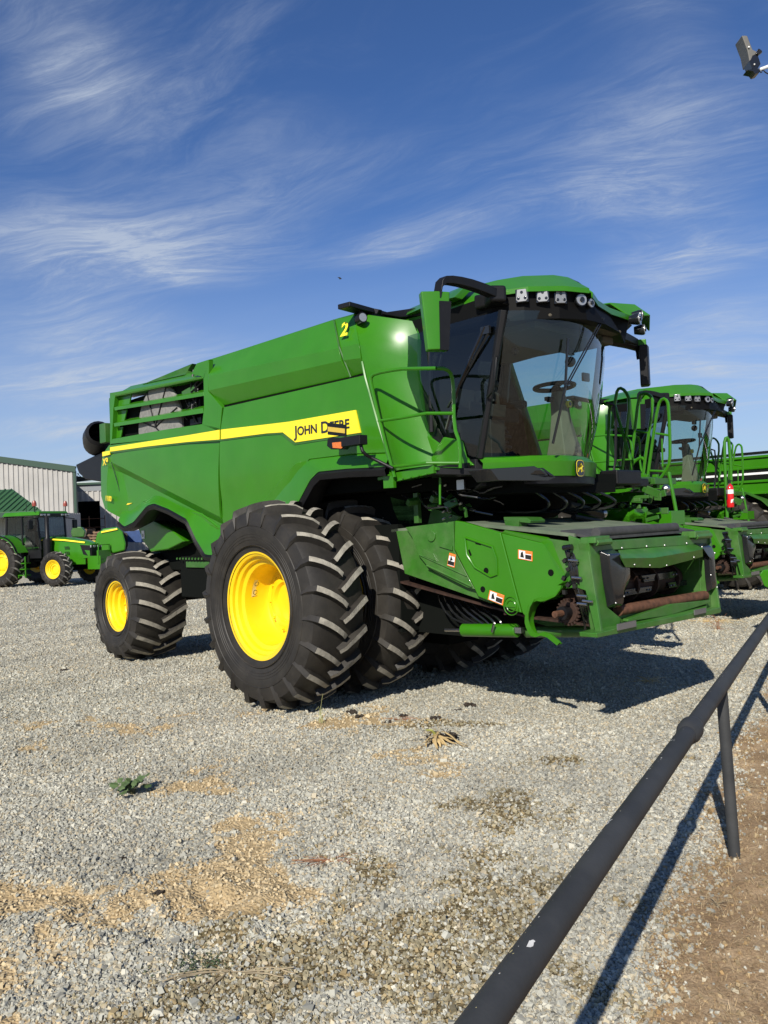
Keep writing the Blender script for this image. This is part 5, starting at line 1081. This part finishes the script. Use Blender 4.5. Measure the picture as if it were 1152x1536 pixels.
huskm = mat('dry_husk', (.46, .33, .15), .8, var=.35, scale=20); rootm = mat('root_soil', (.035, .026, .018), .95, var=.4, scale=30)
def blade(m, P, wd_, mi=0):
    P = smoothp(P, 2); n = len(P); L, R_ = [], []
    for i, p in enumerate(P):
        t = (P[min(i+1, n-1)]-P[max(i-1, 0)]).normalized(); sd = t.cross(Vector((0, 0, 1))); sd = sd.normalized() if sd.length > .1 else Vector((1, 0, 0)); ww = wd_*sin(pi*(.12+.85*i/(n-1)))
        L.append(p+sd*ww); R_.append(p-sd*ww+Vector((0, 0, ww*.5)))
    m.loft([L, R_], mi)
m = M(); rg_ = random.Random(12)
for k in range(24):
    az = rg_.choice((rg_.uniform(3.3, 5.0), rg_.uniform(3.3, 5.6), rg_.uniform(0, 6.28))); L_ = rg_.uniform(.12, .34); o0 = Vector((rg_.uniform(-.04, .05), rg_.uniform(-.03, .03), rg_.uniform(.02, .09)))
    P = [o0]
    for j in range(4): az += rg_.uniform(-.5, .5); P.append(P[-1]+Vector((cos(az)*L_/4, sin(az)*L_/4, 0))); P[-1].z = max(.008, o0.z*(1-.25*(j+1))+rg_.uniform(-.01, .03))
    blade(m, P, rg_.uniform(.006, .015))
m.build('dry_leaf', huskm, corn, smooth=0, fixn=False)
m = M(); m.tube([Vector((-.01, .04, .015)), Vector((-.01, .02, .06)), Vector((-.04, -.02, .10)), Vector((-.09, -.04, .11))], [.02, .016, .010, .005], 8); m.build('stalk', mat('yellow_green_stalk', (.36, .36, .09), .7, var=.3, scale=30), corn)
m = M()
for k in range(80): c = Vector((.09+rg_.gauss(0, .06), .02+rg_.gauss(0, .035), abs(rg_.gauss(.015, .015)))); s_ = rg_.uniform(.008, .024); m.box(c, (s_, s_*rg_.uniform(.6, 1), s_*.8), rot=Matrix.Rotation(rg_.random()*3, 3, 'X') @ Matrix.Rotation(rg_.random()*3, 3, 'Z'))
for k in range(14): c = Vector((.08, .02, .03)); d_ = Vector((rg_.uniform(-1, 1), rg_.uniform(-1, 1), rg_.uniform(-.1, .5)))*.12; m.tube([c, c+d_*.5+Vector((0, 0, .02)), c+d_], .0035, 4)
m.build('root', rootm, corn, smooth=0)
# dark clods
CL = [(527, 1071, .035, 'dark soil clod lying nearest the dual tyres, left of a row'), (538, 1076, .03, 'dark crumbly clod just right of the leftmost clod'), (603, 1076, .035, 'dark upright clod left of the corn stalk'), (582, 1084, .025, 'low brown clod between the tyres and the corn stalk'), (707, 1060, .04, 'dark clod behind and right of the corn stalk'), (686, 1066, .018, 'tiny dark clod left of the rearmost clod'), (655, 1079, .03, 'flat dark clod just behind the corn stalk'), (100, 1006, .03, 'brown clod alone on gravel left of the rear tyre'), (186, 1290, .02, 'small dark stone in the sandy patch, left one'), (243, 1340, .022, 'small dark stone in the middle of the sandy patch')]
for x, y, s_, lab in CL:
    m = M(); p = W(x, y); n_ = 9
    for k in range(n_): c = Vector((rg_.gauss(0, s_*.6), rg_.gauss(0, s_*.5), s_*.25+abs(rg_.gauss(0, s_*.25)))); q = s_*rg_.uniform(.35, .8); m.ball(c, q, 0, 6, 4, (1, rg_.uniform(.7, 1), rg_.uniform(.5, .8)))
    for i, vv_ in enumerate(m.v): m.v[i] = vv_+noise.noise_vector(vv_*60)*s_*.3
    o = m.build('soil_clod', rootm, None, smooth=0); o.location = p; tag(o, lab, 'clod', 'dark clods on the gravel')
# straw tufts
drys = mat('dry_twig', (.30, .24, .15), .8, var=.3); strm = mat('straw', (.55, .40, .17), .8, var=.3, scale=20); red_s = mat('reddish_stem', (.30, .13, .06), .8, var=.3, scale=20); drys = mat('dry_twig', (.30, .24, .15), .8, var=.3)
def tuft(px, py, n, L, up_, mt, lab, name='straw_tuft', cat='straw', thick=.0016, flat=1.):
    m = M(); p = W(px, py)
    for k in range(n):
        az = rg_.uniform(0, 2*pi); l = L*rg_.uniform(.35, 1); d_ = Vector((cos(az), sin(az)*flat, 0)); z = up_*rg_.uniform(.1, 1)
        P = [Vector((rg_.gauss(0, .01), rg_.gauss(0, .01), .004)), d_*l*.5+Vector((0, 0, z*.8)), d_*l+Vector((rg_.gauss(0, .02), 0, z*rg_.uniform(.4, 1.1)))]
        m.tube(smoothp(P, 1), thick, 4)
    o = m.build(name, mt, None, smooth=0); o.location = p; tag(o, lab, cat); return o
tuft(975, 1023, 46, .22, .05, strm, 'small yellow straw tuft in front of the feeder\'s shadow edge'); tuft(1072, 932, 60, .55, .03, strm, 'wider spread of straw at far right under the rail')
tuft(1078, 945, 26, .25, .30, red_s, 'thin upright reddish dry weed at right beyond the feeder', 'dry_weed', 'dry weed'); tuft(482, 1085, 9, .03, .28, mat('grass_stalk', (.30, .30, .12), .8), 'single thin upright grass stalk in front of the dual tyre', 'grass_stalk', 'grass', .002)
tuft(490, 1292, 40, .20, .02, red_s, 'flat reddish dry grass spray on gravel, centre foreground', 'dry_spray', 'dry grass', .0012, .5)
tuft(600, 1080, 36, .25, .03, red_s, 'flat thin reddish dry weed between the dual tyre and corn stalk', 'dry_weed', 'dry weed', .0012, .4)
for x, y, n_, L_, h_, lab in ((690, 1395, 10, .10, .05, 'tiny dry sprig in mossy gravel left of the rail'), (1075, 1360, 16, .09, .06, 'small dry tuft on bare soil below the near post'), (985, 1480, 14, .08, .04, 'small dry tuft at the soil edge at the bottom right'), (1125, 1180, 14, .10, .06, 'small dry tuft on bare soil right of the near post'), (52, 1195, 8, .12, .06, 'sparse green sprig in the gravel at the left edge'), (770, 1085, 9, .09, .04, 'faint dry sprig on gravel in front of the feeder shadow'), (455, 1110, 7, .07, .10, 'two thin dry stalks in gravel below the dual tyre')):
    tuft(x, y, n_, L_, h_, drys, lab, 'dry_sprig', 'dry grass', .0010)
m = M(); b0 = W(350, 1466)
for k in range(13):
    P = [Vector((rg_.uniform(-.03, .03), rg_.uniform(-.03, .03), .012))]; az = rg_.uniform(-.9, 1.2)+ (pi if k % 3 == 0 else 0)
    for j in range(6): az += rg_.uniform(-.6, .6); P.append(P[-1]+Vector((cos(az)*.05, sin(az)*.03, rg_.uniform(-.006, .010)))); P[-1].z = max(.006, P[-1].z)
    m.tube(smoothp(P, 1), .0028, 5)
o = m.build('dry_vine', drys, None); o.location = b0; tag(o, 'tangle of pale dry vine stems on gravel at bottom left', 'dry vine')
m = M(); m.tube([W(222, 1432)+Vector((0, 0, .01)), W(268, 1444)+Vector((0, 0, .012))], .004, 6); o = m.build('straw_stick', strm, None); tag(o, 'single pale straw stick lying on sandy gravel at bottom left', 'straw')
m = M(); b0 = W(300, 1450)
for k in range(420):
    c = Vector((rg_.gauss(0, .12), rg_.gauss(0, .06), rg_.uniform(.006, .022))); s_ = rg_.uniform(.004, .009); az = rg_.random()*6.3
    d1 = Vector((cos(az), sin(az), rg_.uniform(-.3, .6)))*s_; d2 = Vector((-sin(az), cos(az), rg_.uniform(-.3, .6)))*s_*.6; bq = m.add([c-d1, c+d2, c+d1, c-d2]); m.face((bq, bq+1, bq+2, bq+3))
o = m.build('creeping_weed', mat('creeping_leaf', (.05, .075, .03), .8, var=.4, scale=30), None, smooth=0, fixn=False); o.location = b0; tag(o, 'flat grey green creeping weed patch beside the vine tangle', 'weed', kind='stuff')
bd = WD(510.5, 418, 60); m = M(); m.ball((0, 0, 0), .07, 0, 8, 5, (1.5, 1, .7)); m.slab([V(-.05, 0, .0), V(.05, 0, 0), V(.0, .0, .12), V(-.22, 0, .12)], (0, .02, 0)); o = m.build('bird', badge, None); o.location = bd; tag(o, 'tiny dark bird flying high above the grain tank', 'bird')
# ------------------------------------------------------------------ tractor at left
def make_tractor():
    FT = Vector((.93, -.367, 0)).normalized(); yawt = atan2(FT.y, FT.x); ra = Vector((-14.25, 32.1, 0))
    t = thing('tractor', 'green utility tractor with yellow wheels and black exhaust parked before the sheds', 'tractor', ra, yawt)
    fw = wheel(t, (2.6, -.95, .66), .66, .42, .33, 18, .14, lw=.05, lugh=.04, rz=0, skew=.3); wheel(t, (2.6, .95, .66), .66, .42, .33, 18, .14, out=1, mesh=fw)
    rw = wheel(t, (0, -.95, .95), .95, .55, .50, 20, .22, lw=.055, lugh=.045); wheel(t, (0, .95, .95), .95, .55, .50, 20, .22, out=1, mesh=rw)
    m = M(); hs = [[V(x, -w_, z0), V(x, -w_*1.02, (z0+z1)/2), V(x, -w_*.85, z1-.06), V(x, -w_*.45, z1), V(x, w_*.45, z1), V(x, w_*.85, z1-.06), V(x, w_*1.02, (z0+z1)/2), V(x, w_, z0)] for x, w_, z0, z1 in ((1.15, .42, 1.0, 1.82), (2.0, .40, .95, 1.76), (2.8, .36, .95, 1.62), (3.12, .32, 1.0, 1.50))]
    m.loft(hs); b = m.add(hs[-1]); m.face(range(b, b+8)); hood = m.build('hood', green, t, smooth=35)
    m = M()
    for s_ in (-1, 1): m.loft([[V(1.2, s_*.40, 1.76), V(2.0, s_*.385, 1.70), V(2.9, s_*.31, 1.58)], [V(1.2, s_*.425, 1.71), V(2.0, s_*.405, 1.645), V(2.9, s_*.335, 1.53)]])
    m.build('yellow_stripe', yell_s, hood, solid=.02, smooth=0)
    m = M(); m.slab([V(2.72, -.39, 1.48), V(3.13, -.34, 1.44), V(3.16, -.30, 1.0), V(2.85, -.38, 1.12)], (0, .04, 0)); m.slab([V(3.13, -.30, 1.44), V(3.13, .30, 1.44), V(3.16, .28, .98), V(3.16, -.28, .98)], (.03, 0, 0)); m.slab([V(2.72, .39, 1.48), V(3.13, .34, 1.44), V(3.16, .30, 1.0), V(2.85, .38, 1.12)], (0, -.04, 0))
    for k in range(4):
        for z in (1.38, 1.18): m.box((2.05+k*.06, -.425, z), (.02, .02, .14), rot=rotd('Y', -12))
    m.build('grille', black, hood, bevel=.01)
    for y in (-.27, .27, -.1, .1): m = M(); m.box((3.15, y, 1.40), (.05, .13, .085), rot=rotd('Z', 20*(-1 if y > 0 else 1) if abs(y) > .2 else 0)); m.build('headlight', lampm, hood, bevel=.015)
    m = M(); m.box((1.4, 0, .95), (3.2, .42, .45)); m.box((2.6, 0, .66), (.25, 1.5, .2)); m.box((0, 0, .95), (.5, 1.5, .35)); m.box((.7, -.5, .95), (.7, .4, .5)); m.box((1.35, -.35, 1.2), (.5, .3, .5)); m.build('chassis', dark, t, bevel=.02)
    m = M(); m.box((3.35, 0, .80), (.5, .6, .16)); m.box((3.5, 0, 1.0), (.08, .7, .5)); m.box((3.3, -.30, .8), (.6, .05, .5)); m.box((3.3, .30, .8), (.6, .05, .5)); m.box((2.2, -.42, .85), (1.6, .05, .2)); m.tube([(3.5, -.3, 1.2), (3.5, -.3, 1.45), (3.5, .3, 1.45), (3.5, .3, 1.2)], .025, 6); m.build('front_bracket', green, t, bevel=.01)
    m = M()
    for z in (.45, .68, .9): m.box((.95, -.85, z), (.35, .3, .04))
    m.box((.78, -.95, .75), (.04, .05, .8)); m.box((1.12, -.95, .75), (.04, .05, .8)); m.build('step', green, t, bevel=.006)
    # fenders
    for s_ in (-1, 1):
        m = M(); R0 = 1.03; rows = [[], [], []]
        for k in range(11): a_ = radians(20+k*13); rows[0].append(V(cos(a_)*R0, s_*.62, .95+sin(a_)*R0)); rows[1].append(V(cos(a_)*R0, s_*1.15, .95+sin(a_)*R0)); rows[2].append(V(cos(a_)*(R0-.08), s_*1.18, .95+sin(a_)*(R0-.08)))
        m.loft(rows); m.loft([rows[0], [V(p.x*.5+.2, p.y, 1.4) for p in rows[0]]]); m.build('fender', green, t, solid=.025)
        m = M(); m.loft([[p+V(0, 0, .0) for p in rows[1]], [V(p.x*1.03, p.y+s_*.12, .95+(p.z-.95)*1.01) for p in rows[1]]]); m.build('fender_edge', black, t, solid=.02)
    # cab
    m = M(); B4 = [V(-.55, -.72, 1.35), V(1.12, -.66, 1.35), V(1.12, .66, 1.35), V(-.55, .72, 1.35)]; T4 = [V(-.45, -.74, 2.62), V(1.02, -.70, 2.62), V(1.02, .70, 2.62), V(-.45, .74, 2.62)]
    for a_, b__ in zip(B4, T4): m.tube([a_, b__], .045, 6)
    m.tube([V(.3, -.72, 1.1), V(.3, -.75, 2.62)], .03, 6); m.box((.3, 0, 1.2), (1.6, 1.3, .35)); m.box((1.0, 0, 1.5), (.2, 1.1, .4))
    tc_ = m.build('cab', black, t, bevel=.01)
    m = M()
    for i in range(4): j = (i+1) % 4; m.loft([[B4[i], B4[j]], [T4[i], T4[j]]])
    m.build('window', glz_d, tc_, smooth=0)
    m = M(); m.box((.2, 0, 1.75), (.45, .5, .6)); m.box((.0, 0, 2.05), (.15, .45, .5)); m.rev([(.17, 0), (.19, .02), (.17, .04)], (.75, 0, 1.95), 'z', 16); m.tube([(.95, 0, 1.5), (.75, 0, 1.96)], .03, 6); m.build('seat', seatm, tc_, bevel=.02)
    m = M(); m.box((.28, 0, 2.73), (1.85, 1.62, .16), taper=(.92, .90)); m.build('roof', green, t, bevel=.04, seg=3)
    m = M(); m.box((1.16, 0, 2.66), (.16, 1.5, .12)); m.box((-.6, 0, 2.66), (.12, 1.4, .1)); m.build('light_bar', black, t, bevel=.02)
    for y in (-.7, -.55, -.35, .35, .55, .7): m = M(); m.box((1.25, y, 2.66), (.03, .11, .07)); m.build('work_light', lampm, t, bevel=.01)
    for y in (-.80, .80): m = M(); m.tube([(1.0, y, 2.78), (1.0, y, 3.0)], .02, 6); bq = m.build('beacon_stem', black, t); m = M(); m.rev([(.001, 3.22), (.05, 3.20), (.085, 3.1), (.085, 3.0), (.001, 3.0)], (1.0, y, 0), 'z', 14); m.build('beacon', mat('beacon_lens', (.25, .045, .02), .25, coat=.5), bq)
    m = M(); m.tube([(1.38, -.60, .95), (1.38, -.60, 1.72)], .16, 18); m.tube([(1.38, -.60, 1.72), (1.38, -.60, 1.80), (1.38, -.60, 2.62)], [.14, .085, .085], 16); m.build('exhaust', black, t)
    m = M(); m.tube([(1.05, -.72, 2.55), (1.12, -1.15, 2.5)], .02, 6); m.box((1.12, -1.15, 2.3), (.08, .22, .34)); m.tube([(1.05, .72, 2.55), (1.12, 1.15, 2.5)], .02, 6); m.box((1.12, 1.15, 2.3), (.08, .22, .34)); m.parts('mirror', black, t, bevel=.02)
    m = M(); m.tube([(-.2, 0, 2.8), (-.2, 0, 3.15)], .012, 5); m.build('antenna', black, t)
    return t
tr_ = make_tractor()
for ch in tr_.children:
    if ch.name.split('.')[0] not in ('wheel', 'fender', 'fender_edge', 'chassis', 'step'): ch.location.x += .5; ch.location.z += .04
# rounded green machine behind the tractor
def wpt(x, y, d): return WD(x, y, d)
gmch = thing('farm_machine', 'green rounded farm machine with thin yellow stripe between tractor and combine', 'farm machine', (0, 0, 0))
o_ = [(140, 822), (146, 800), (155, 793), (176, 790), (184, 797), (189, 815), (188, 826), (172, 830), (150, 830)]
m = M(); m.slab([wpt(x, y, 31) for x, y in o_], (-.75, 2.2, 0)); m.build('side_shield', green, gmch, bevel=.08, seg=3)
m = M(); P = [wpt(x, y, 30.97) for x, y in [(152, 797), (176, 792.5), (176.5, 794.5), (152, 799.5)]]; m.slab(P, (0, -.02, 0)); m.build('yellow_stripe', yell_s, gmch, smooth=0)
m = M(); m.slab([wpt(x, y, 31.4) for x, y in [(184, 797), (191, 800), (192, 818), (188, 828)]], (-.6, 1.8, 0)); c = wpt(147, 843, 31.5); m.tube([c, c+Vector((.4, .2, 0))], .55, 20); c2 = wpt(170, 845, 32.5); m.tube([c2, c2+Vector((.4, .2, 0))], .5, 20); m.build('wheel', rubber, gmch)
g2 = wpt(120, 795, 34); m = M(); m.slab([wpt(x, y, 34) for x, y in [(106, 797), (110, 790), (122, 790), (128, 797), (126, 806), (108, 806)]], (-.45, 1.4, 0)); m.build('front_shield', green_d, gmch, bevel=.05)
# ------------------------------------------------------------------ grain trailer at right
gt = thing('grain_trailer', 'long ribbed green grain trailer with a black and white stripe at right', 'trailer', ORG, -YAW)
vT = -12.
def Z_(px, y1, y2): return S(px, y1, vT), S(px, y2, vT)
m = M(); pA, pB = S(1010, 696, vT), S(1063, 690, vT)
u0, u1 = -5.5, 4.6; zt_, zb_ = S(1100, 686, vT).z, S(1100, 743, vT).z; H_ = zt_-zb_
m.slab([(u0, -vT, zb_), (u1, -vT, zb_), (u1+.5, -vT, zt_), (u0, -vT, zt_)], (0, 2.6, 0)); m.build('tub', green, gt, bevel=.02)
m = M()
for t_, dn in ((.96, .05), (.68, .05), (.33, .05), (.03, .06)): m.box(((u0+u1)/2+.2, -vT-.02, zb_+H_*t_), (u1-u0+.3, .05, H_*.07))
m.build('side_rib', green, gt, bevel=.015)
m = M(); m.box(((u0+u1)/2+.2, -vT-.012, zb_+H_*.50), (u1-u0+.2, .02, H_*.24)); m.box(((u0+u1)/2+.2, -vT+.05, zt_+.05), (u1-u0+.5, .2, .06)); m.build('black_stripe', badge, gt, smooth=0)
m = M(); m.box(((u0+u1)/2+.2, -vT-.025, zb_+H_*.53), (u1-u0+.2, .02, H_*.055)); m.build('white_stripe', white, gt, smooth=0)
m = M(); m.slab([(u0+.5, -vT+.2, zb_), (u1-.3, -vT+.2, zb_), (u1-1.8, -vT+.6, 1.2), (u0+2.2, -vT+.6, 1.2)], (0, 1.7, 0)); m.box((0, -vT+1.3, 1.1), (9, .3, .3)); m.build('hopper', green_d, gt)
wc = S(1104, 830, vT); wheel(gt, (wc.x, -vT+.15, 1.07), 1.07, .64, .535, 22, .4, mesh=WB)
wheel(gt, (wc.x, -vT+2.5, 1.07), 1.07, .64, .535, 22, .4, mesh=WB, out=1)
m = M(); rows = [[], []]
for k in range(9): a_ = radians(20+k*17); rows[0].append(V(wc.x+cos(a_)*1.2, -vT-.2, 1.07+sin(a_)*1.2)); rows[1].append(V(wc.x+cos(a_)*1.2, -vT+.5, 1.07+sin(a_)*1.2))
m.loft(rows); m.slab([V(wc.x+1.2, -vT+.1, 1.5), V(wc.x+2.5, -vT+.1, 2.3), V(wc.x+2.2, -vT+.1, 2.35), V(wc.x+.9, -vT+.1, 1.7)], (0, .2, 0)); m.build('fender', green_d, gt, solid=.03)
# green header corner at the right edge
hd = thing('header_end', 'green steel end plate of a header resting on gravel at the right edge', 'header', (0, 0, 0))
m = M(); m.slab([WD(x, y, 11.6) for x, y in [(1139, 862), (1143, 855), (1165, 852), (1230, 846), (1230, 888), (1165, 888), (1146, 880)]], (1.0, 1.0, 0)); m.build('end_plate', green, hd, bevel=.02)
m = M(); m.slab([WD(x, y, 11.8) for x, y in [(1150, 884), (1180, 885), (1180, 905), (1170, 905)]], (.5, .5, 0)); m.build('skid', green_d, hd, bevel=.02)
# ------------------------------------------------------------------ sheds
def cladmat(name, col, axis, per=.3, depth=.5):
    m = bpy.data.materials.new(name); m.use_nodes = True; nt = m.node_tree; b = nt.nodes['Principled BSDF']; b.inputs['Base Color'].default_value = (*col, 1); b.inputs['Roughness'].default_value = .5; return m
def corrugated(name, p0, p1, z0, z1, per, mt, parent, d=.06, prof=((0, 0), (.55, 0), (.62, 1), (.93, 1))):
    p0, p1 = Vector((p0[0], p0[1], 0)), Vector((p1[0], p1[1], 0)); L = (p1-p0).length; t = (p1-p0)/L; nr = Vector((t.y, -t.x, 0)); pts = []
    k = 0
    while k*per < L:
        for q, hgt_ in prof:
            s_ = min(L, (k+q)*per); pts.append(p0+t*s_+nr*hgt_*d)
        k += 1
    pts.append(p1); zt0, zt1 = (z1 if isinstance(z1, tuple) else (z1, z1))
    top = [Vector((p.x, p.y, zt0+(zt1-zt0)*((p-p0).dot(t)/L))) for p in pts]; m = M(); m.loft([[Vector((p.x, p.y, z0)) for p in pts], top]); return m.build(name, mt, parent, smooth=0, solid=.01)
metw = mat('pale_metal_cladding', (.36, .35, .33), .6, var=.18, scale=.6, dust=.3, dustcol=(.45, .42, .36)); dgt = mat('dark_green_trim', (.012, .045, .025), .5); grf = mat('green_metal_roof', (.035, .10, .035), .5, var=.1, scale=1)
b1 = thing('tall_shed', 'tall pale corrugated metal shed with dark green roof trim at left', 'shed')
P0, P1 = (-20.4, 40.5), (-19.15, 50.8)
zA = CAMH+118.5*40.5*1.0/1227*1.09; 
z1_ = WD(113, 706.5, 50.8).z; z0_ = WD(0, 693, 43.2).z
slope = (z1_-z0_)/(50.8-43.2); zz0 = z0_-slope*(43.2-36); 
x36 = -20.4-(40.5-36)*(1.25/10.3)
xw = P1[0]; yw_ = P1[1]; zL = WD(0, 692, yw_).z; xL = WD(0, 692, yw_).x; sl = (zL-z1_)/(xw-xL); LW = 26
corrugated('wall', (xw-LW, yw_), (xw, yw_), 0, (z1_+sl*LW, z1_), .305, metw, b1, d=.06)
corrugated('side_wall', (xw, yw_), (xw-9.2, yw_+22), 0, z1_, .305, metw, b1, d=.06)
m = M(); m.slab([Vector((xw-LW, yw_-.15, z1_+sl*LW-.06)), Vector((xw+.14, yw_-.15, z1_-.08)), Vector((xw+.14, yw_-.15, z1_+.26)), Vector((xw-LW, yw_-.15, z1_+sl*LW+.28))], (0, .1, 0)); m.box((xw+.05, yw_-.02, z1_/2), (.16, .16, z1_)); m.build('trim', dgt, b1)
m = M(); m.slab([Vector((xw-LW, yw_-.1, z1_+sl*LW+.2)), Vector((xw+.2, yw_-.1, z1_+.2)), Vector((xw-9.0, yw_+22, z1_+.2)), Vector((xw-LW, yw_+22, z1_+sl*LW+.2))], (0, 0, .08)); m.build('roof', dgt, b1)
b2 = thing('low_shed', 'low shed with green hipped metal roof in front of the tall shed at far left', 'shed')
def e(x, y, d_): return WD(x, y, d_)
dC = 39.; ex_ = e(62, 767, dC); zE = ex_.z; rx = e(19, 735, dC+3)
m = M(); eL = Vector((ex_.x-9, ex_.y-.3, zE)); rL = Vector((rx.x-9, rx.y, rx.z)); bk_ = Vector((ex_.x*1.17, ex_.y*1.17, zE))
m.slab([eL, ex_, rx, rL], (0, 0, .04)); m.slab([ex_, bk_, rx], (0, 0, .04)); 
for k in range(34):
    s_ = k*.3; p = ex_.lerp(eL, s_/9.0); 
    if s_ > 9: break
    tmax = min(1, s_/max(.01, (ex_.x-rx.x))) if s_ < (ex_.x-rx.x) else 1
    q = Vector((p.x, p.y+(rx.y-ex_.y)*tmax, p.z+(rx.z-zE)*tmax)); m.box(((p+q)/2)+Vector((0, 0, .06)), (.035, (q-p).length, .04), rot=Matrix.Rotation(atan2(q.z-p.z, max(.01, q.y-p.y)), 3, 'X'))
m.build('roof', grf, b2, smooth=0)
m = M(); m.slab([eL, ex_, ex_+Vector((0, 0, -.22)), eL+Vector((0, 0, -.22))], (0, .08, 0)); m.build('fascia', dgt, b2, smooth=0)
corrugated('wall', (eL.x, ex_.y+1.2), (ex_.x-.4, ex_.y+1.2), 0, zE, .3, mat('beige_cladding', (.33, .32, .27), .6), b2, d=.03); corrugated('wall', (ex_.x-.4, ex_.y+1.2), (ex_.x-.4, ex_.y+6), 0, zE, .3, metw, b2, d=.03)
b3 = thing('open_shed', 'farther grey shed with a dark open bay behind the combine\'s tail', 'shed')
D3 = 62.
def T3(x, y, dd=0): return e(x, y, D3+dd)
xa, xb, xc, xd = T3(108, 760).x, T3(117, 760).x, T3(150, 760).x, T3(185, 760).x; zt3, zm3, zw3 = T3(130, 727).z, T3(130, 737).z, T3(130, 752).z
corrugated('wall', (xb, D3), (xc, D3), zw3, zm3, .42, metw, b3, d=.08); corrugated('wall', (xc, D3), (xd+8, D3), 0, zm3, .42, metw, b3, d=.08); corrugated('wall', (xa-6, D3), (xb, D3), 0, zm3, .42, metw, b3, d=.08)
m = M(); m.box(((xa+xd)/2, D3-.02, (zm3+zt3)/2), (xd-xa+14, .1, zt3-zm3)); m.build('fascia', mat('grey_fascia', (.20, .21, .22), .6), b3); m = M(); m.box(((xa+xd)/2, D3-.15, zt3+.06), (xd-xa+14, .2, .16)); m.build('trim', dgt, b3)
m = M(); m.slab([Vector((xa-7, D3-.2, zt3+.14)), Vector((xd+8, D3-.2, zt3+.14)), Vector((xd+8, D3+9, zt3+1.0)), Vector((xa-7, D3+9, zt3+1.0))], (0, 0, .06)); m.build('roof', mat('pale_roof', (.42, .48, .46), .5), b3)
m = M(); m.slab([Vector((xb-2, D3+9, 0)), Vector((xc+3, D3+9, 0)), Vector((xc+3, D3+9, zt3)), Vector((xb-2, D3+9, zt3))], (0, .1, 0)); m.box((xb-.4, D3+4.5, zw3/2+1), (.1, 9, zw3+2)); m.box((xc+1.4, D3+4.5, zw3/2+1), (.1, 9, zw3+2)); m.build('back_wall', dark, b3, smooth=0)
# pallets, racks and container beside the sheds
wood = mat('weathered_wood', (.20, .125, .075), .85, var=.4, scale=6)
def pallet_stack(px, d_, n, lab, w_=1.2, yb=0):
    c = WD(px, 800, d_); t = thing('pallet_stack', lab, 'pallets', (c.x, c.y, 0), rg_.uniform(-.3, .3), 'pallet stacks before the open shed')
    for k in range(n):
        m = M(); z = k*.15
        for y in (-.5, 0, .5): m.box((0, y, z+.04), (w_, .10, .09))
        for j in range(5): m.box((-w_/2+.06+j*(w_-.12)/4, 0, z+.105), (.12, 1.1, .025))
        m.build('pallet', wood, t, smooth=0)
    return t
for px, d_, n, lab in ((112, 45, 12, 'brown pallet stack directly behind the tractor\'s cab'), (124, 46, 15, 'brown pallet stack second from the tractor\'s cab'), (135, 45, 13, 'brown pallet stack in the middle of the row'), (146, 46, 14, 'brown pallet stack left of the combine\'s tail'), (157, 45, 12, 'brown pallet stack half hidden by the combine\'s tail')): pallet_stack(px, d_, n, lab)
rk = thing('steel_rack', 'light rusty pipe rack standing in the open shed bay', 'rack', (WD(134, 790, 57).x, 57, 0))
m = M()
for x in (-1.1, 0, 1.1): m.tube([(x, 0, 0), (x, 0, 3.2)], .03, 5)
for z in (.6, 1.5, 2.4, 3.0): m.tube([(-1.1, 0, z), (1.1, 0, z)], .025, 5)
m.build('frame', rust, rk)
bl_ = thing('blue_bin', 'blue steel bin with a white sign seen under the combine\'s tail', 'bin', (0, 0, 0))
m = M(); P = [WD(x, y, 33) for x, y in [(183, 798), (214, 794), (212, 814), (190, 813)]]; m.slab(P, (.6, 1.5, 0)); m.build('box', mat('blue_paint', (.015, .05, .16), .5, var=.2), bl_, bevel=.02)
m = M(); m.slab([WD(x, y, 32.95) for x, y in [(185, 800), (189, 799.5), (189, 806), (185, 806.5)]], (0, -.02, 0)); m.build('sign', white, bl_, smooth=0)
sp_ = thing('scrap_pile', 'low pile of rusty steel bars under the blue bin', 'scrap', (WD(202, 818, 31).x, 31, 0))
for k in range(9): m = M(); z = .12+.16*(k//2); m.tube([(-1.0+rg_.uniform(-.1, .1), rg_.uniform(-.4, .4), z), (1.2, rg_.uniform(-.4, .4), z+rg_.uniform(-.05, .05))], .08, 6); m.build('bar', rust, sp_)
# trees far away between the sheds
def tree(px, ytop, d_, lab, r=2.):
    c = WD(px, ytop, d_); h = c.z; t = thing('distant_tree', lab, 'tree', (c.x, c.y, 0), 0, 'trees beyond the sheds')
    m = M(); m.tube([(0, 0, 0), (.1, 0, h*.5), (0, .1, h*.8)], [.25, .18, .08], 8); m.build('trunk', wood, t)
    n = 1500; P = rng.normal(0, 1, (n, 3)); P /= np.linalg.norm(P, axis=1)[:, None]; P *= (r*rng.random(n)**.4)[:, None]; P[:, 2] = P[:, 2]*1.1+h-r*1.05
    for cx in range(5): q = rng.integers(0, n, n//6); P[q] += rng.normal(0, .5, 3)*r*.4
    a1 = rng.normal(0, .16, (n, 3)); a2 = rng.normal(0, .16, (n, 3)); vv = np.stack([P, P+a1, P+a2], 1).reshape(-1, 3); me = bpy.data.meshes.new('crown'); fast_mesh(me, vv, np.arange(n*3).reshape(-1, 3), False)
    me.materials.append(mat('tree_leaf', (.045, .075, .02), .7, var=.4, scale=3)); o = bpy.data.objects.new('crown', me); C.objects.link(o); o.parent = t
tree(118, 712, 95, 'small distant tree top showing between the two sheds', 2.2); tree(1062, 690, 70, 'distant tree behind the rear combine', 2.5) if False else None
